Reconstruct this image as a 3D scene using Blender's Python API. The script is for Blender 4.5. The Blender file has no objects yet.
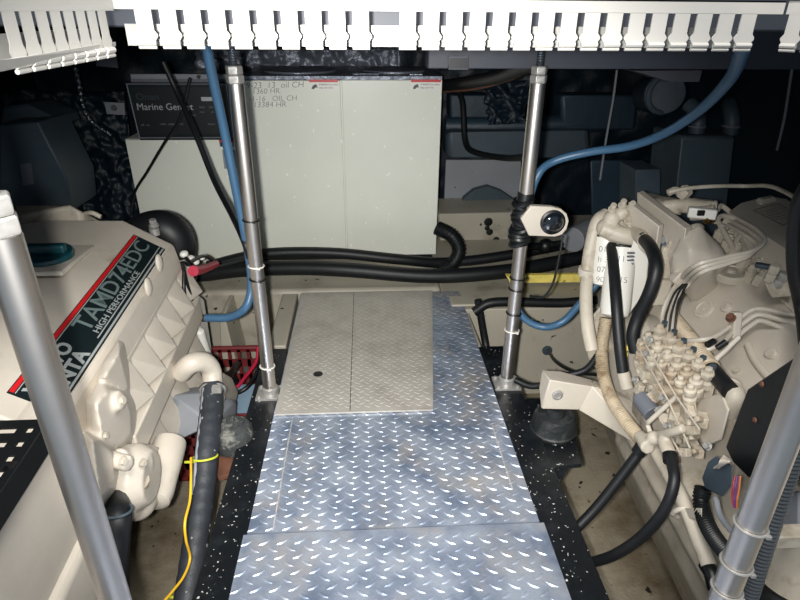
import bpy, bmesh, math, random
from mathutils import Vector as V, Matrix, noise
random.seed(7)
C = bpy.context.scene.collection
# ---------------------------------------------------------------- camera numbers (calibrated from the photograph)
F=576.; H=1.1
YAW=math.radians(3.5); PIT=math.radians(26.2); ROLL=0.0075
FW=V((math.sin(YAW)*math.cos(PIT),math.cos(YAW)*math.cos(PIT),-math.sin(PIT)))
_r=V((math.cos(YAW),-math.sin(YAW),0)); _u=_r.cross(FW)
RT=_r*math.cos(ROLL)+_u*math.sin(ROLL); UP=-_r*math.sin(ROLL)+_u*math.cos(ROLL)
TL=math.tan(math.radians(5))                       # the engines' tilt along the shaft line
def ray(px,py): return FW+RT*((px-400)/F)-UP*((py-300)/F)
def P(px,py,x=None,y=None,z=None):
    d=ray(px,py)
    t = x/d.x if x is not None else (y/d.y if y is not None else (z-H)/d.z)
    return V((0,0,H))+d*t
def PL(px,py,p0,n):
    d=ray(px,py); c=V((0,0,H)); t=(V(p0)-c).dot(n)/d.dot(n); return c+d*t
def e(x,y,z): return V((x,y,z+TL*(y-1.3)))
def PT(px,py,z0): return PL(px,py,e(0,1.3,z0),V((0,-TL,1)))
# ---------------------------------------------------------------- materials
def lin(c): return tuple(((v/255)/12.92 if v/255<=.04045 else ((v/255+.055)/1.055)**2.4) for v in c)+(1,)
def mat(name,col,rough=.5,metal=0,var=0,vscale=8,col2=None,bump=0,bscale=60,spec=.5,speck=None,specks=(60,.72),coat=0,anis=0,emit=None,dirt=None,dscale=4,dlo=.5,dhi=.7):
    m=bpy.data.materials.new(name); m.use_nodes=True; nt=m.node_tree; N=nt.nodes; K=nt.links
    b=N['Principled BSDF']; b.inputs['Roughness'].default_value=rough; b.inputs['Metallic'].default_value=metal
    b.inputs['Specular IOR Level'].default_value=spec; b.inputs['Coat Weight'].default_value=coat
    b.inputs['Anisotropic'].default_value=anis
    b.inputs['Base Color'].default_value=lin(col)
    tc=N.new('ShaderNodeTexCoord'); out=None
    def noisetex(sc,det=5,ro=.55):
        n=N.new('ShaderNodeTexNoise'); n.inputs['Scale'].default_value=sc; n.inputs['Detail'].default_value=det; n.inputs['Roughness'].default_value=ro
        K.new(tc.outputs['Object'],n.inputs['Vector']); return n.outputs['Fac']
    def ramp(f,a,b_):
        r=N.new('ShaderNodeMapRange'); r.inputs['From Min'].default_value=a; r.inputs['From Max'].default_value=b_; K.new(f,r.inputs['Value']); return r.outputs['Result']
    def mix(f,a,b_):
        x=N.new('ShaderNodeMix'); x.data_type='RGBA'; K.new(f,x.inputs['Factor'])
        for s,v in (('A',a),('B',b_)):
            i=[q for q in x.inputs if q.name==s and q.type=='RGBA'][0]
            if isinstance(v,tuple): i.default_value=v
            else: K.new(v,i)
        return [o for o in x.outputs if o.type=='RGBA'][0]
    if var or col2:
        c2=lin(col2) if col2 else tuple(v*(1-var) for v in lin(col)[:3])+(1,)
        out=mix(ramp(noisetex(vscale),.38,.66),lin(col),c2)
    if dirt: out=mix(ramp(noisetex(dscale,8,.65),dlo,dhi),out or lin(col),lin(dirt))
    if speck: out=mix(ramp(noisetex(specks[0],2,.4),specks[1],specks[1]+.03),out or lin(col),lin(speck))
    if out: K.new(out,b.inputs['Base Color'])
    if bump:
        bp=N.new('ShaderNodeBump'); bp.inputs['Strength'].default_value=bump; bp.inputs['Distance'].default_value=.01
        K.new(noisetex(bscale,4),bp.inputs['Height']); K.new(bp.outputs['Normal'],b.inputs['Normal'])
    if emit: b.inputs['Emission Color'].default_value=lin(col); b.inputs['Emission Strength'].default_value=emit
    return m
M={}
M['ivory']=mat('engine ivory paint',(203,194,180),.42,var=.14,vscale=5,bump=.06,bscale=90,dirt=(150,135,110),dscale=7,dlo=.62,dhi=.85)
M['ivory2']=mat('engine cream paint',(196,187,171),.5,var=.18,vscale=9,bump=.12,bscale=70,dirt=(128,110,84),dscale=11,dlo=.54,dhi=.78)
M['grime']=mat('grimy pump casting',(198,188,170),.5,var=.25,vscale=25,bump=.25,bscale=90,dirt=(128,98,62),dscale=16,dlo=.47,dhi=.72)
M['white']=mat('genset white enamel',(230,232,220),.32,var=.06,vscale=3,bump=.015,bscale=25,speck=(246,247,240),specks=(38,.70))
M['whitep']=mat('white plastic',(232,230,222),.35)
M['duct']=mat('duct pvc',(160,158,153),.45,var=.06,vscale=6,dirt=(170,165,158),dscale=5,dlo=.6,dhi=.9)
M['steel']=mat('brushed stainless',(214,208,202),.36,1,var=.06,vscale=20)
M['zinc']=mat('zinc plated steel',(190,188,184),.42,.55,var=.2,vscale=60)
M['alum']=mat('bright tread aluminium',(186,196,212),.38,.62,var=.25,vscale=9,col2=(128,142,166),dirt=(196,190,184),dscale=5,dlo=.5,dhi=.72,bump=.12,bscale=120)
M['alumd']=mat('dull tread aluminium',(196,191,182),.5,.30,var=.12,vscale=12,dirt=(166,158,148),dscale=6,dlo=.5,dhi=.8)
M['blacksteel']=mat('black painted steel',(13,17,21),.38,speck=(190,190,185),specks=(110,.70),bump=.1,bscale=40,dirt=(34,38,42),dscale=9)
M['black']=mat('black plastic',(14,17,19),.42,var=.2)
M['rubber']=mat('black rubber',(18,21,24),.5,var=.3,vscale=14,bump=.05,bscale=60)
M['hose']=mat('dusty wire reinforced hose',(48,52,58),.55,var=.3,vscale=10,bump=.2,bscale=50,speck=(150,152,150),specks=(45,.68))
M['blue']=mat('blue hose',(60,96,126),.4,var=.12,vscale=12)
M['floor']=mat('stained bilge fibreglass',(158,148,128),.6,var=.18,vscale=5,dirt=(100,86,64),dscale=3,dlo=.46,dhi=.66,speck=(40,32,24),specks=(32,.7),bump=.35,bscale=110)
M['hull']=mat('cream gelcoat',(178,172,156),.5,var=.12,vscale=4,dirt=(120,110,92),dscale=4,dlo=.55,dhi=.8,speck=(36,32,28),specks=(28,.72),bump=.1,bscale=40)
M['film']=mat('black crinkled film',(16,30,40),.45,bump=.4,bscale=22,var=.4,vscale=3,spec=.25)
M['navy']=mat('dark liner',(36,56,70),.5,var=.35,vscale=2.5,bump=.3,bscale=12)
M['foil']=mat('grey foil insulation',(118,124,136),.34,.35,bump=.8,bscale=28)
M['slotgrey']=mat('dark deck edge',(36,40,48),.6)
M['tape']=mat('silver seam tape',(120,130,140),.25,.9,bump=1,bscale=60)
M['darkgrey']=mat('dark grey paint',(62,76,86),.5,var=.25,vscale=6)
M['beamgrey']=mat('grey painted beam',(60,64,74),.55,var=.15,vscale=5)
M['midgrey']=mat('mid grey paint',(104,108,116),.5,var=.15,vscale=6)
M['palegrey']=mat('pale grey panel',(142,146,152),.5,var=.15,vscale=3,speck=(40,40,42),specks=(20,.7))
M['teal']=mat('teal oil cap',(12,66,74),.35,var=.1)
M['label']=mat('black label film',(20,30,32),.3)
M['red']=mat('red film',(196,30,34),.35)
M['silver']=mat('silver print',(170,176,174),.4,.2)
M['tan']=mat('worn print',(108,124,122),.4,.1)
M['ink']=mat('pen ink',(92,94,98),.6)
M['dimprint']=mat('dim print',(44,56,66),.5)
M['yellow']=mat('yellow foam strip',(255,234,122),.5,speck=(70,60,30),specks=(50,.66),var=.2,vscale=30)
M['redplastic']=mat('red crate plastic',(118,44,46),.4,var=.15)
M['redboot']=mat('red rubber boot',(178,34,62),.4)
M['yelw']=mat('yellow wire',(226,178,40),.4)
M['tie']=mat('yellow green cable tie',(206,214,60),.4)
M['purple']=mat('purple wire',(110,60,120),.4)
M['orange']=mat('orange wire',(214,120,40),.4)
M['brass']=mat('brass',(150,120,76),.35,1,var=.3,vscale=30)
M['rust']=mat('rusty primer',(112,74,56),.7,var=.4,vscale=20,speck=(180,170,160),specks=(40,.68))
M['dustyrubber']=mat('dusty mount rubber',(60,64,64),.75,var=.5,vscale=30,bump=.5,bscale=90,dirt=(120,120,114),dscale=30,dlo=.5,dhi=.62)
M['glass']=mat('dark lens glass',(16,22,28),.06,spec=.8,coat=1)
M['conduit']=mat('grey corrugated conduit',(74,78,82),.42,var=.1)
M['tanconduit']=mat('painted corrugated conduit',(188,172,146),.5,var=.2,vscale=30,dirt=(120,100,74),dscale=20)
M['jug']=mat('blue grey jug plastic',(136,160,180),.35,var=.1)
M['rod']=mat('grey threaded rod',(120,128,138),.4,.9,var=.2,vscale=80)
# ---------------------------------------------------------------- mesh builder
class B:
    def __init__(s): s.bm=bmesh.new()
    def hull(s,pts):
        vs=[s.bm.verts.new(V(p)) for p in pts]
        r=bmesh.ops.convex_hull(s.bm,input=vs)
        dead=[g for g in r.get('geom_interior',[]) if isinstance(g,bmesh.types.BMVert)]
        if dead: bmesh.ops.delete(s.bm,geom=dead,context='VERTS')
        return s
    def box(s,c,d,R=None):
        c=V(c); pts=[]
        for i in (-.5,.5):
            for j in (-.5,.5):
                for k in (-.5,.5):
                    p=V((i*d[0],j*d[1],k*d[2])); 
                    if R is not None: p=R@p
                    pts.append(c+p)
        v=[s.bm.verts.new(p) for p in pts]
        for f in ((0,1,3,2),(4,6,7,5),(0,4,5,1),(2,3,7,6),(0,2,6,4),(1,5,7,3)): s.bm.faces.new([v[i] for i in f])
        return s
    def span(s,a,b): a,b=V(a),V(b); return s.box((a+b)/2,(abs(b.x-a.x),abs(b.y-a.y),abs(b.z-a.z)))
    def prism(s,pts,vec):
        vec=V(vec); a=[s.bm.verts.new(V(p)) for p in pts]; b=[s.bm.verts.new(V(p)+vec) for p in pts]; n=len(a)
        s.bm.faces.new(a); s.bm.faces.new(b[::-1])
        for i in range(n): s.bm.faces.new([a[i],b[i],b[(i+1)%n],a[(i+1)%n]])
        return s
    def extr(s,prof,y0,y1,f=e):      # profile in (x,z), extruded along y of the engine
        a=[s.bm.verts.new(f(x,y0,z)) for x,z in prof]; b=[s.bm.verts.new(f(x,y1,z)) for x,z in prof]; n=len(a)
        s.bm.faces.new(a); s.bm.faces.new(b[::-1])
        for i in range(n): s.bm.faces.new([a[i],b[i],b[(i+1)%n],a[(i+1)%n]])
        return s
    def tube(s,pts,r,n=12,curve=True,seg=8,corr=0,pitch=.008,flat=None):
        pts=[V(p) for p in pts]
        if curve and len(pts)>2:
            q=[2*pts[0]-pts[1]]+pts+[2*pts[-1]-pts[-2]]; o=[]
            for i in range(1,len(q)-2):
                a,b,c,d=q[i-1:i+3]
                for k in range(seg):
                    t=k/seg
                    o.append(.5*((2*b)+(c-a)*t+(2*a-5*b+4*c-d)*t*t+(3*b-a-3*c+d)*t**3))
            o.append(pts[-1]); pts=o
        rr=[r]*len(pts) if not callable(r) else [r(i/(len(pts)-1)) for i in range(len(pts))]
        if corr:
            L=[0]
            for i in range(1,len(pts)): L.append(L[-1]+(pts[i]-pts[i-1]).length)
            m=max(4,int(L[-1]/pitch)*4); np_=[];nr=[];j=0
            for k in range(m+1):
                t=L[-1]*k/m
                while j<len(L)-2 and L[j+1]<t: j+=1
                u=(t-L[j])/max(1e-9,L[j+1]-L[j]); np_.append(pts[j].lerp(pts[j+1],u)); nr.append((rr[j]*(1-u)+rr[j+1]*u)*(1 if k%4 in(0,1) else 1-corr))
            pts,rr=np_,nr
        d0=(pts[1]-pts[0]).normalized(); up=V((0,0,1)) if abs(d0.z)<.9 else V((1,0,0)); nx=d0.cross(up).normalized(); rings=[]
        for i,p in enumerate(pts):
            d=(pts[min(i+1,len(pts)-1)]-pts[max(i-1,0)]).normalized()
            nx=(nx-d*nx.dot(d)).normalized(); ny=d.cross(nx)
            rings.append([s.bm.verts.new(p+(nx*math.cos(2*math.pi*k/n)+ny*math.sin(2*math.pi*k/n))*rr[i]) for k in range(n)])
        for a,b in zip(rings,rings[1:]):
            for k in range(n): s.bm.faces.new([a[k],a[(k+1)%n],b[(k+1)%n],b[k]])
        s.bm.faces.new(rings[0][::-1]); s.bm.faces.new(rings[-1]); return s
    def lathe(s,p,ax,prof,n=24):     # prof: (radius, height along ax)
        p=V(p); ax=V(ax).normalized(); up=V((0,0,1)) if abs(ax.z)<.9 else V((0,1,0)); nx=ax.cross(up).normalized(); ny=ax.cross(nx); rings=[]
        for r,h in prof: rings.append([s.bm.verts.new(p+ax*h+(nx*math.cos(2*math.pi*k/n)+ny*math.sin(2*math.pi*k/n))*max(r,1e-4)) for k in range(n)])
        for a,b in zip(rings,rings[1:]):
            for k in range(n): s.bm.faces.new([a[k],a[(k+1)%n],b[(k+1)%n],b[k]])
        s.bm.faces.new(rings[0][::-1]); s.bm.faces.new(rings[-1]); return s
    def cyl(s,a,b,r,r2=None,n=20):
        a,b=V(a),V(b); L=(b-a).length; return s.lathe(a,b-a,[(r,0),(r if r2 is None else r2,L)],n)
    def nut(s,p,ax,r,h): return s.lathe(p,ax,[(r*.92,0),(r,h*.12),(r,h*.88),(r*.9,h)],6)
    def bolt(s,p,ax,r,h=None): h=h or r*.9; s.lathe(p,ax,[(r*1.35,0),(r*1.35,h*.2)],14); return s.nut(V(p)+V(ax).normalized()*h*.2,ax,r,h)
    def ball(s,c,r,sc=(1,1,1),n=16):
        bmesh.ops.create_uvsphere(s.bm,u_segments=n,v_segments=n//2,radius=1,matrix=Matrix.Translation(V(c))@Matrix.Diagonal((r*sc[0],r*sc[1],r*sc[2],1))); return s
    def torus(s,c,ax,R,r,n=28,m=10,a0=0,a1=2*math.pi,ry=None):
        c=V(c); ax=V(ax).normalized(); up=V((0,0,1)) if abs(ax.z)<.9 else V((0,1,0)); nx=ax.cross(up).normalized(); ny=ax.cross(nx); ry=ry or R
        pts=[c+nx*math.cos(a0+(a1-a0)*k/n)*R+ny*math.sin(a0+(a1-a0)*k/n)*ry for k in range(n+1)]
        return s.tube(pts,r,m,curve=False)
def tag(o,label=None,cat=None,group=None,kind=None):
    if label: o['label']=label
    if cat: o['category']=cat
    if group: o['group']=group
    if kind: o['kind']=kind
    return o
def thing(name,loc,label,cat,group=None):
    o=bpy.data.objects.new(name,None); o.location=V(loc); o.empty_display_size=.05; C.objects.link(o); o['origin']=1; del o['origin']
    return tag(o,label,cat,group)
def worldloc(o):
    p=V((0,0,0))
    while o: p+=V(o.location); o=o.parent
    return p
def obj(name,b,m,parent=None,bevel=0,ang=35,remesh=0,smooth=4,seg=2,origin=None):
    bm=b.bm; bmesh.ops.recalc_face_normals(bm,faces=bm.faces)
    if origin is None:
        if parent is not None: origin=worldloc(parent)
        else:
            xs=[v.co for v in bm.verts]; origin=V(((min(v.x for v in xs)+max(v.x for v in xs))/2,(min(v.y for v in xs)+max(v.y for v in xs))/2,min(v.z for v in xs)))
    bmesh.ops.translate(bm,verts=bm.verts,vec=-origin)
    me=bpy.data.meshes.new(name); bm.to_mesh(me); bm.free()
    for f in me.polygons: f.use_smooth=True
    if not remesh: me.set_sharp_from_angle(angle=math.radians(ang))
    me.materials.append(M[m] if isinstance(m,str) else m)
    o=bpy.data.objects.new(name,me); C.objects.link(o)
    if parent is not None: o.parent=parent
    else: o.location=origin
    if remesh:
        q=o.modifiers.new('cast','REMESH'); q.mode='VOXEL'; q.voxel_size=remesh; q.use_smooth_shade=True
        q=o.modifiers.new('soft','SMOOTH'); q.factor=.5; q.iterations=smooth
    elif bevel:
        q=o.modifiers.new('bevel','BEVEL'); q.width=bevel; q.segments=seg; q.limit_method='ANGLE'; q.angle_limit=math.radians(30); q.harden_normals=False
    return o
def text(name,s,size,o0,xd,yd,m,parent=None,align='LEFT',ext=.0004,sx=1,off=0,shear=0):
    cu=bpy.data.curves.new(name,'FONT'); cu.body=s; cu.size=size; cu.align_x=align; cu.extrude=ext; cu.offset=off; cu.shear=shear; cu.resolution_u=3
    t=bpy.data.objects.new('tmp',cu); me=bpy.data.meshes.new_from_object(t); bpy.data.objects.remove(t); bpy.data.curves.remove(cu)
    xd=V(xd).normalized(); yd=(V(yd)-xd*V(yd).dot(xd)).normalized(); zd=xd.cross(yd)
    R=Matrix((xd*sx,yd,zd)).transposed().to_4x4(); base=worldloc(parent) if parent else V((0,0,0))
    me.transform(Matrix.Translation(V(o0)-base)@R); me.materials.clear(); me.materials.append(M[m]); me.name=name
    o=bpy.data.objects.new(name,me); C.objects.link(o); o.parent=parent; return o
def copy_tree(o,delta=(0,0,0),parent=None):
    c=o.copy(); C.objects.link(c)
    if parent is not None: c.parent=parent
    else: c.location=V(o.location)+V(delta)
    for ch in [k for k in bpy.data.objects if k.parent==o]: copy_tree(ch,parent=c)
    return c
def struct(name,b,m,label=None,**k):
    o=obj(name,b,m,**k); o['kind']='structure'
    if label: o['label']=label
    return o

def parts(nm,bs,m,parent,**k): return [obj(nm,b,m,parent,**k) for b in bs]

M['cup']=mat('black mount cup',(34,38,40),.55,var=.4,vscale=30,dirt=(70,72,70),dscale=24,bump=.3)
# ================================================================ SETTING
ZF=-.45
def crinkle(name,o,u,v,nu,nv,amp,sc,m,n):
    b=B(); o,u,v,n=V(o),V(u),V(v),V(n).normalized(); g=[]
    for i in range(nu+1):
        row=[]
        for j in range(nv+1):
            p=o+u*(i/nu)+v*(j/nv); q=noise.fractal(p*sc,.8,2.2,4)
            row.append(b.bm.verts.new(p+n*(abs(q)*amp)))
        g.append(row)
    for i in range(nu):
        for j in range(nv): b.bm.faces.new([g[i][j],g[i+1][j],g[i+1][j+1],g[i][j+1]])
    # solid backing
    bk=[b.bm.verts.new(p-n*.04) for p in (o,o+u,o+u+v,o+v)]
    b.bm.faces.new(bk)
    return struct(name,b,m,ang=180)
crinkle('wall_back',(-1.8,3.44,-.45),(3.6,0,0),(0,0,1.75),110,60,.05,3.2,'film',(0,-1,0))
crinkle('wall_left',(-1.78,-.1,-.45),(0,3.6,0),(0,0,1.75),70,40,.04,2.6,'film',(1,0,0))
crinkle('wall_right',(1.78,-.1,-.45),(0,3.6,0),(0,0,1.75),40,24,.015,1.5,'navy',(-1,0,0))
struct('floor',B().span((-1.8,-.2,ZF-.05),(1.8,3.45,ZF)),'floor')
struct('ceiling',B().span((-1.8,.80,1.21),(1.8,3.5,1.26)),'midgrey')
# deck beam right behind the wiring duct, and a second beam carrying the far posts
struct('trim_1',B().span((-1.7,.74,1.087),(1.7,.82,1.21)),'slotgrey',bevel=.002)
struct('trim_2',B().span((.17,1.64,.976),(1.7,1.70,1.21)),'beamgrey',bevel=.003)
# raised cream shelf beyond the walking plates (face left, face right with rounded corner)
b=B().span((-1.75,2.36,ZF),(.33,3.40,-.005))
struct('trim_3',b,'hull',bevel=.02,seg=3)
b=B().span((.33,2.14,ZF),(1.75,3.40,-.006)); b.box((.60,2.20,.004),(.5,.09,.012))
struct('trim_4',b,'hull',bevel=.03,seg=4)
# cream stringers beside the plates at the far end
struct('trim_5',B().span((.37,1.86,ZF),(.425,2.14,-.02)),'hull',bevel=.006)
struct('trim_6',B().span((-.385,1.90,ZF),(-.315,2.36,-.02)),'hull',bevel=.006)
struct('trim_7',B().extr([(-.66,-.42),(-.62,-.02),(-.60,-.02),(-.56,-.42)],2.16,2.36,f=lambda x,y,z:V((x,y,z))),'hull',bevel=.006)
# ================================================================ WALKING PLATES
def lozenge(bm,x,y,z,a,L,W,h):
    c,s=math.cos(a),math.sin(a)
    def q(u,v,w): return bm.verts.new((x+u*c-v*s,y+u*s+v*c,z+w))
    r=[q(-L/2,0,0),q(-L*.2,-W/2,0),q(L*.2,-W/2,0),q(L/2,0,0),q(L*.2,W/2,0),q(-L*.2,W/2,0)]
    t=[q(-L*.36,0,h*.8),q(-L*.15,-W*.22,h),q(L*.15,-W*.22,h),q(L*.36,0,h*.8),q(L*.15,W*.22,h),q(-L*.15,W*.22,h)]
    bm.faces.new(t)
    for k in range(6): bm.faces.new([r[k],r[(k+1)%6],t[(k+1)%6],t[k]])
def treadplate(name,x0,x1,y0,y1,z,m,pitch,L,W,h,label,hole=None,skip=None,taper=0):
    b=B().prism([(x0,y0,z-.006),(x1-taper,y0,z-.006),(x1,y1,z-.006),(x0,y1,z-.006)],(0,0,.006)); nx=int((x1-x0)/pitch); ny=int((y1-y0)/pitch)
    for i in range(nx+1):
        for j in range(ny+1):
            for k,(dx,dy,a) in enumerate(((0,0,.55),(.5,.5,-.55))):
                x=x0+(i+.3+dx)*pitch; y=y0+(j+.3+dy)*pitch
                if x>x1-.012 or y>y1-.012 or x<x0+.01 or y<y0+.01: continue
                if x>x1-.012-taper*(y1-y)/(y1-y0): continue
                if skip and skip[0]<x<skip[1] and skip[2]<y: continue
                if hole and (V((x,y))-V(hole)).length<.025: continue
                lozenge(b.bm,x,y,z,a,L,W,h)
    o=obj(name,b,m,ang=20); tag(o,label,'floor plate','walking plates between the engines'); return o
ya=P(433,410,z=.006).y; xa=P(433,350,z=.006).x; yn=P(541,522,z=0).y
treadplate('tread_plate',-.297,.405,yn+.002,2.31,0,'alum',.041,.030,.0085,.0022,'large bright diamond tread aluminium plate running under the dull grey lid',skip=(-.29,P(433,409,z=.006).x-.004,ya+.005))
treadplate('tread_plate',-.305,.415,-.15,yn-.002,0,'alum',.041,.030,.0085,.0022,'nearest bright diamond tread plate at the bottom edge of the photo')
xb=P(433,293,z=.006).x; g=treadplate('tread_plate',-.292,xb,ya,2.305,.0085,'alumd',.032,.022,.006,.0013,'dull grey diamond tread lid with a black finger hole',hole=P(318,374,z=.009).to_2d(),taper=xb-P(433,409,z=.006).x)
hp=P(318,374,z=.009)
obj('finger_hole',B().lathe((hp.x,hp.y,.0086),(0,0,1),[(.016,0),(.016,.0012),(.013,.0014)],20),'black',g)
obj('seam',B().box((P(352,350,z=.01).x,(ya+2.3)/2,.0089),(.0022,2.3-ya-.01,.0012)),'black',g)
for o in [q for q in C.objects if q.name.startswith('tread_plate.0') and q.parent is None][:0]: pass
tp=C.objects['tread_plate']
obj('seam',B().box((P(287,450,z=0).x,(yn+ya)/2,.0006),(.003,ya-yn-.02,.0024)),'alumd',tp)
obj('seam',B().box((P(500,450,z=0).x,P(500,455,z=0).y,.0006),(.003,.26,.0024)),'alumd',tp)
# ================================================================ FRAME RAILS
r=thing('frame_rail',(-.345,1.0,ZF),'black painted steel frame rail along the left edge of the tread plates','frame rail','black frame rails')
obj('top_flange',B().span((-.385,.2,-.022),(-.300,1.86,-.008)),'blacksteel',r,bevel=.002)
obj('web',B().span((-.327,.2,-.17),(-.315,1.86,-.022)),'blacksteel',r)
obj('rail_leg',B().span((-.34,1.75,ZF+.001),(-.31,1.84,-.17)),'blacksteel',r)
obj('rail_leg',B().span((-.34,.5,ZF+.001),(-.31,.58,-.17)),'blacksteel',r)
mx=P(232,460,z=-.03)
obj('mount_shelf',B().hull([P(203,425,z=-.05),P(250,425,z=-.03),P(244,470,z=-.05),P(218,478,z=-.06)]+[p+V((0,0,-.012)) for p in (P(203,425,z=-.05),P(250,425,z=-.03),P(244,470,z=-.05),P(218,478,z=-.06))]),'rust',r,bevel=.002)
r=thing('frame_rail',(.45,1.0,ZF),'black painted steel frame rail with white paint specks along the right edge of the plates','frame rail','black frame rails')
obj('top_flange',B().span((.408,.2,-.022),(.500,1.84,-.008)),'blacksteel',r,bevel=.002)
obj('web',B().span((.425,.2,-.17),(.437,1.84,-.022)),'blacksteel',r)
obj('rail_leg',B().span((.42,1.73,ZF+.001),(.45,1.82,-.17)),'blacksteel',r)
obj('rail_leg',B().span((.42,.5,ZF+.001),(.45,.58,-.17)),'blacksteel',r)
q=[P(520,398,z=-.02),P(566,398,z=-.02),P(582,464,z=-.02),P(546,468,z=-.02)]
obj('mount_shelf',B().hull(q+[p+V((0,0,-.012)) for p in q]),'blacksteel',r,bevel=.002)
obj('gusset',B().hull([P(549,468,z=-.03),P(570,466,z=-.03),P(549,480,z=-.03)+V((0,.0,-.1)),V((.49,P(549,468,z=-.03).y,-.13)),V((.50,P(549,468,z=-.03).y+.01,-.03))]),'blacksteel',r)
# ================================================================ POSTS
def post(x,y,label,zb,ztop,zn,ties,r=.0205,base=True):
    t=thing('support_post',(x,y,zb),label,'post','stainless support posts')
    obj('tube',B().lathe((x,y,zb),(0,0,1),[(r,0),(r,zn-zb)],32),'steel',t)
    b=B(); b.nut((x,y,zn),(0,0,1),r*1.12,.021)
    obj('lock_nut',b,'zinc',t,bevel=.001)
    obj('coupling_nut',B().nut((x,y,zn+.0215),(0,0,1),r*1.05,.021),'zinc',t,bevel=.001)
    prof=[]; z=0; L=ztop-zn-.042
    n=int(L/.006)
    for k in range(n): prof+=[(r*.46,k*.006),(r*.54,k*.006+.003)]
    obj('threaded_rod',B().lathe((x,y,zn+.042),(0,0,1),prof,14),'rod',t)
    if base:
        b=B().box((x,y,zb+.004),(.085,.075,.008)); 
        for i in(-1,1):
            for j in (-1,1): b.bolt((x+i*.032,y+j*.027,zb+.008),(0,0,1),.006)
        obj('base_flange',b,'zinc',t,bevel=.0015)
        obj('base_collar',B().lathe((x,y,zb+.008),(0,0,1),[(r*1.3,0),(r*1.25,.02),(r*1.02,.024)],24),'zinc',t)
    for z,m in ties:
        b=B().torus((x,y,z),(.05,.02,1),r+.0022,.0022,24,6); b.box((x+.012,y-r-.003,z),(.007,.005,.005))
        obj('cable_tie',b,m,t)
    return t
yl=P(271,392,z=0).y
tz=lambda px,py,y: P(px,py,y=y).z
post(-.325,yl,'slim far left steel post with a blue hose strapped behind it',-.008,1.20,.945,[(tz(252,220,yl),'black'),(tz(256,266,yl),'whitep'),(tz(258,279,yl),'black'),(tz(268,366,yl),'whitep')])
post(.457,1.59,'slim far right steel post carrying the oval lamp bracket',-.008,1.205,.945,[(tz(513,278,1.59),'black'),(tz(512,289,1.59),'black'),(tz(510,330,1.59),'whitep'),(tz(511,313,1.59),'black')])
post(-.381,.59,'thick looking nearest left steel post in front of the labelled engine cover',ZF+.001,1.30,.894,[])
p1=P(760,500,y=.59);
post(.562,.59,'nearest right steel post tied to a grey corrugated conduit',ZF+.001,1.30,.93,[(P(752,525,y=.59).z,'zinc'),(P(738,563,y=.59).z,'zinc'),(P(728,588,y=.59).z,'zinc')])
# tape wrap on the far right post and the lamp bracket
b=B(); 
for k in range(9): b.torus((.453+random.uniform(-.004,.004),1.59,.502+k*.0155),(random.uniform(-.5,.5),random.uniform(-.3,.3),1),.026,.009,18,8)
b.lathe((.455,1.59,.495),(0,0,1),[(.024,0),(.029,.03),(.028,.09),(.023,.155)],16)
tag(obj('tape_wrap',b,'black'),'black tape bundle wrapped round the far right post beside the oval bracket','tape')
yb=1.548
t=thing('clamp_lamp',P(545,220,y=yb),'pale oval bracket with a round dark lens strapped to the far right post','lamp')
pts=[P(*a,y=yb) for a in ((521,219),(531,206),(552,207),(561,209),(567,214),(569,221),(567,229),(562,235),(555,237),(529,236))]
obj('bracket_plate',B().prism(pts,(0,.022,0)),'ivory',t,bevel=.003)
c=P(552.5,222,y=yb-.001)
obj('lens_ring',B().lathe(c,(0,-1,0),[(.036,0),(.036,.006),(.031,.009)],32),'black',t)
obj('lens',B().lathe(c,(0,-1,0),[(.032,0.005),(.030,.010),(.022,.016),(.010,.019),(0,.020)],32),'glass',t)
tag(obj('wire',B().tube([P(563,236,y=yb+.03),P(559,258,y=1.57),P(553,283,y=1.57),P(543,297,y=1.58),P(530,296,y=1.61)],.0035),'rubber'),'thin dark wire hanging from the oval lamp bracket','wire')
# ================================================================ WIRING DUCT
def ductrun(name,a,bb,zt,zb,label,pitch,sw,wide=(),m='duct',dep=(0,.045,0)):
    a=V(a); bb=V(bb); d=(bb-a); L=d.length; d.normalize(); dep=V(dep)
    t=thing(name,(a+bb)/2+V((0,0,zb-(a.z+bb.z)/2)),label,'wiring duct','slotted white wiring duct pieces'); 
    h=zt-zb; up=V((0,0,1)); n=int(L/pitch)
    for side,(off,name2) in enumerate(((V((0,0,0)),'front_fingers'),(dep,'back_wall'))):
        b=B(); nn=dep.normalized()*.0018
        def q(s,z): return a+d*s+up*(zb-a.z+z)+off
        b.prism([q(0,h*.74),q(L,h*.74),q(L,h),q(0,h)],nn) if side==0 else None
        for i in range(n):
            if i in wide and side==0: continue
            s0=i*pitch+sw/2; s1=(i+1)*pitch-sw/2; k=sw*.38; top=h*.745
            if side==0: pr=[(s0,top),(s0,h*.34),(s0-k,h*.26),(s0-k,h*.22),(s0+k*.1,h*.13),(s0+k*.1,0),(s1-k*.1,0),(s1-k*.1,h*.13),(s1+k,h*.22),(s1+k,h*.26),(s1,h*.34),(s1,top)]
            else: continue
            b.prism([q(*v) for v in pr],nn)
        if side==1: b.prism([q(0,0),q(L,0),q(L,h*.45),q(0,h*.45)],nn)
        if side==1: obj(name2,b,m,t)
        else: bf=b
    b=bf
    for i in range(n):
        if i in wide: continue
        s0=i*pitch+sw*.42; s1=(i+1)*pitch-sw*.42; o=a+up*(zb-a.z+h*.10)-dep.normalized()*.001
        b.tube([o+d*s0,o+d*s1],h*.055,8,curve=False)
        o=a+up*(zb-a.z+h*.01)-dep.normalized()*.0005
        b.tube([o+d*s0,o+d*s1],h*.035,8,curve=False)
    obj('front_fingers',b,m,t)
    b=B().prism([a+up*(zt-a.z-.0015),bb+up*(zt-bb.z-.0015),bb+dep+up*(zt-bb.z-.0015),a+dep+up*(zt-a.z-.0015)],(0,0,.0015))
    obj('web',b,m,t); return t
DY=.66
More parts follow.
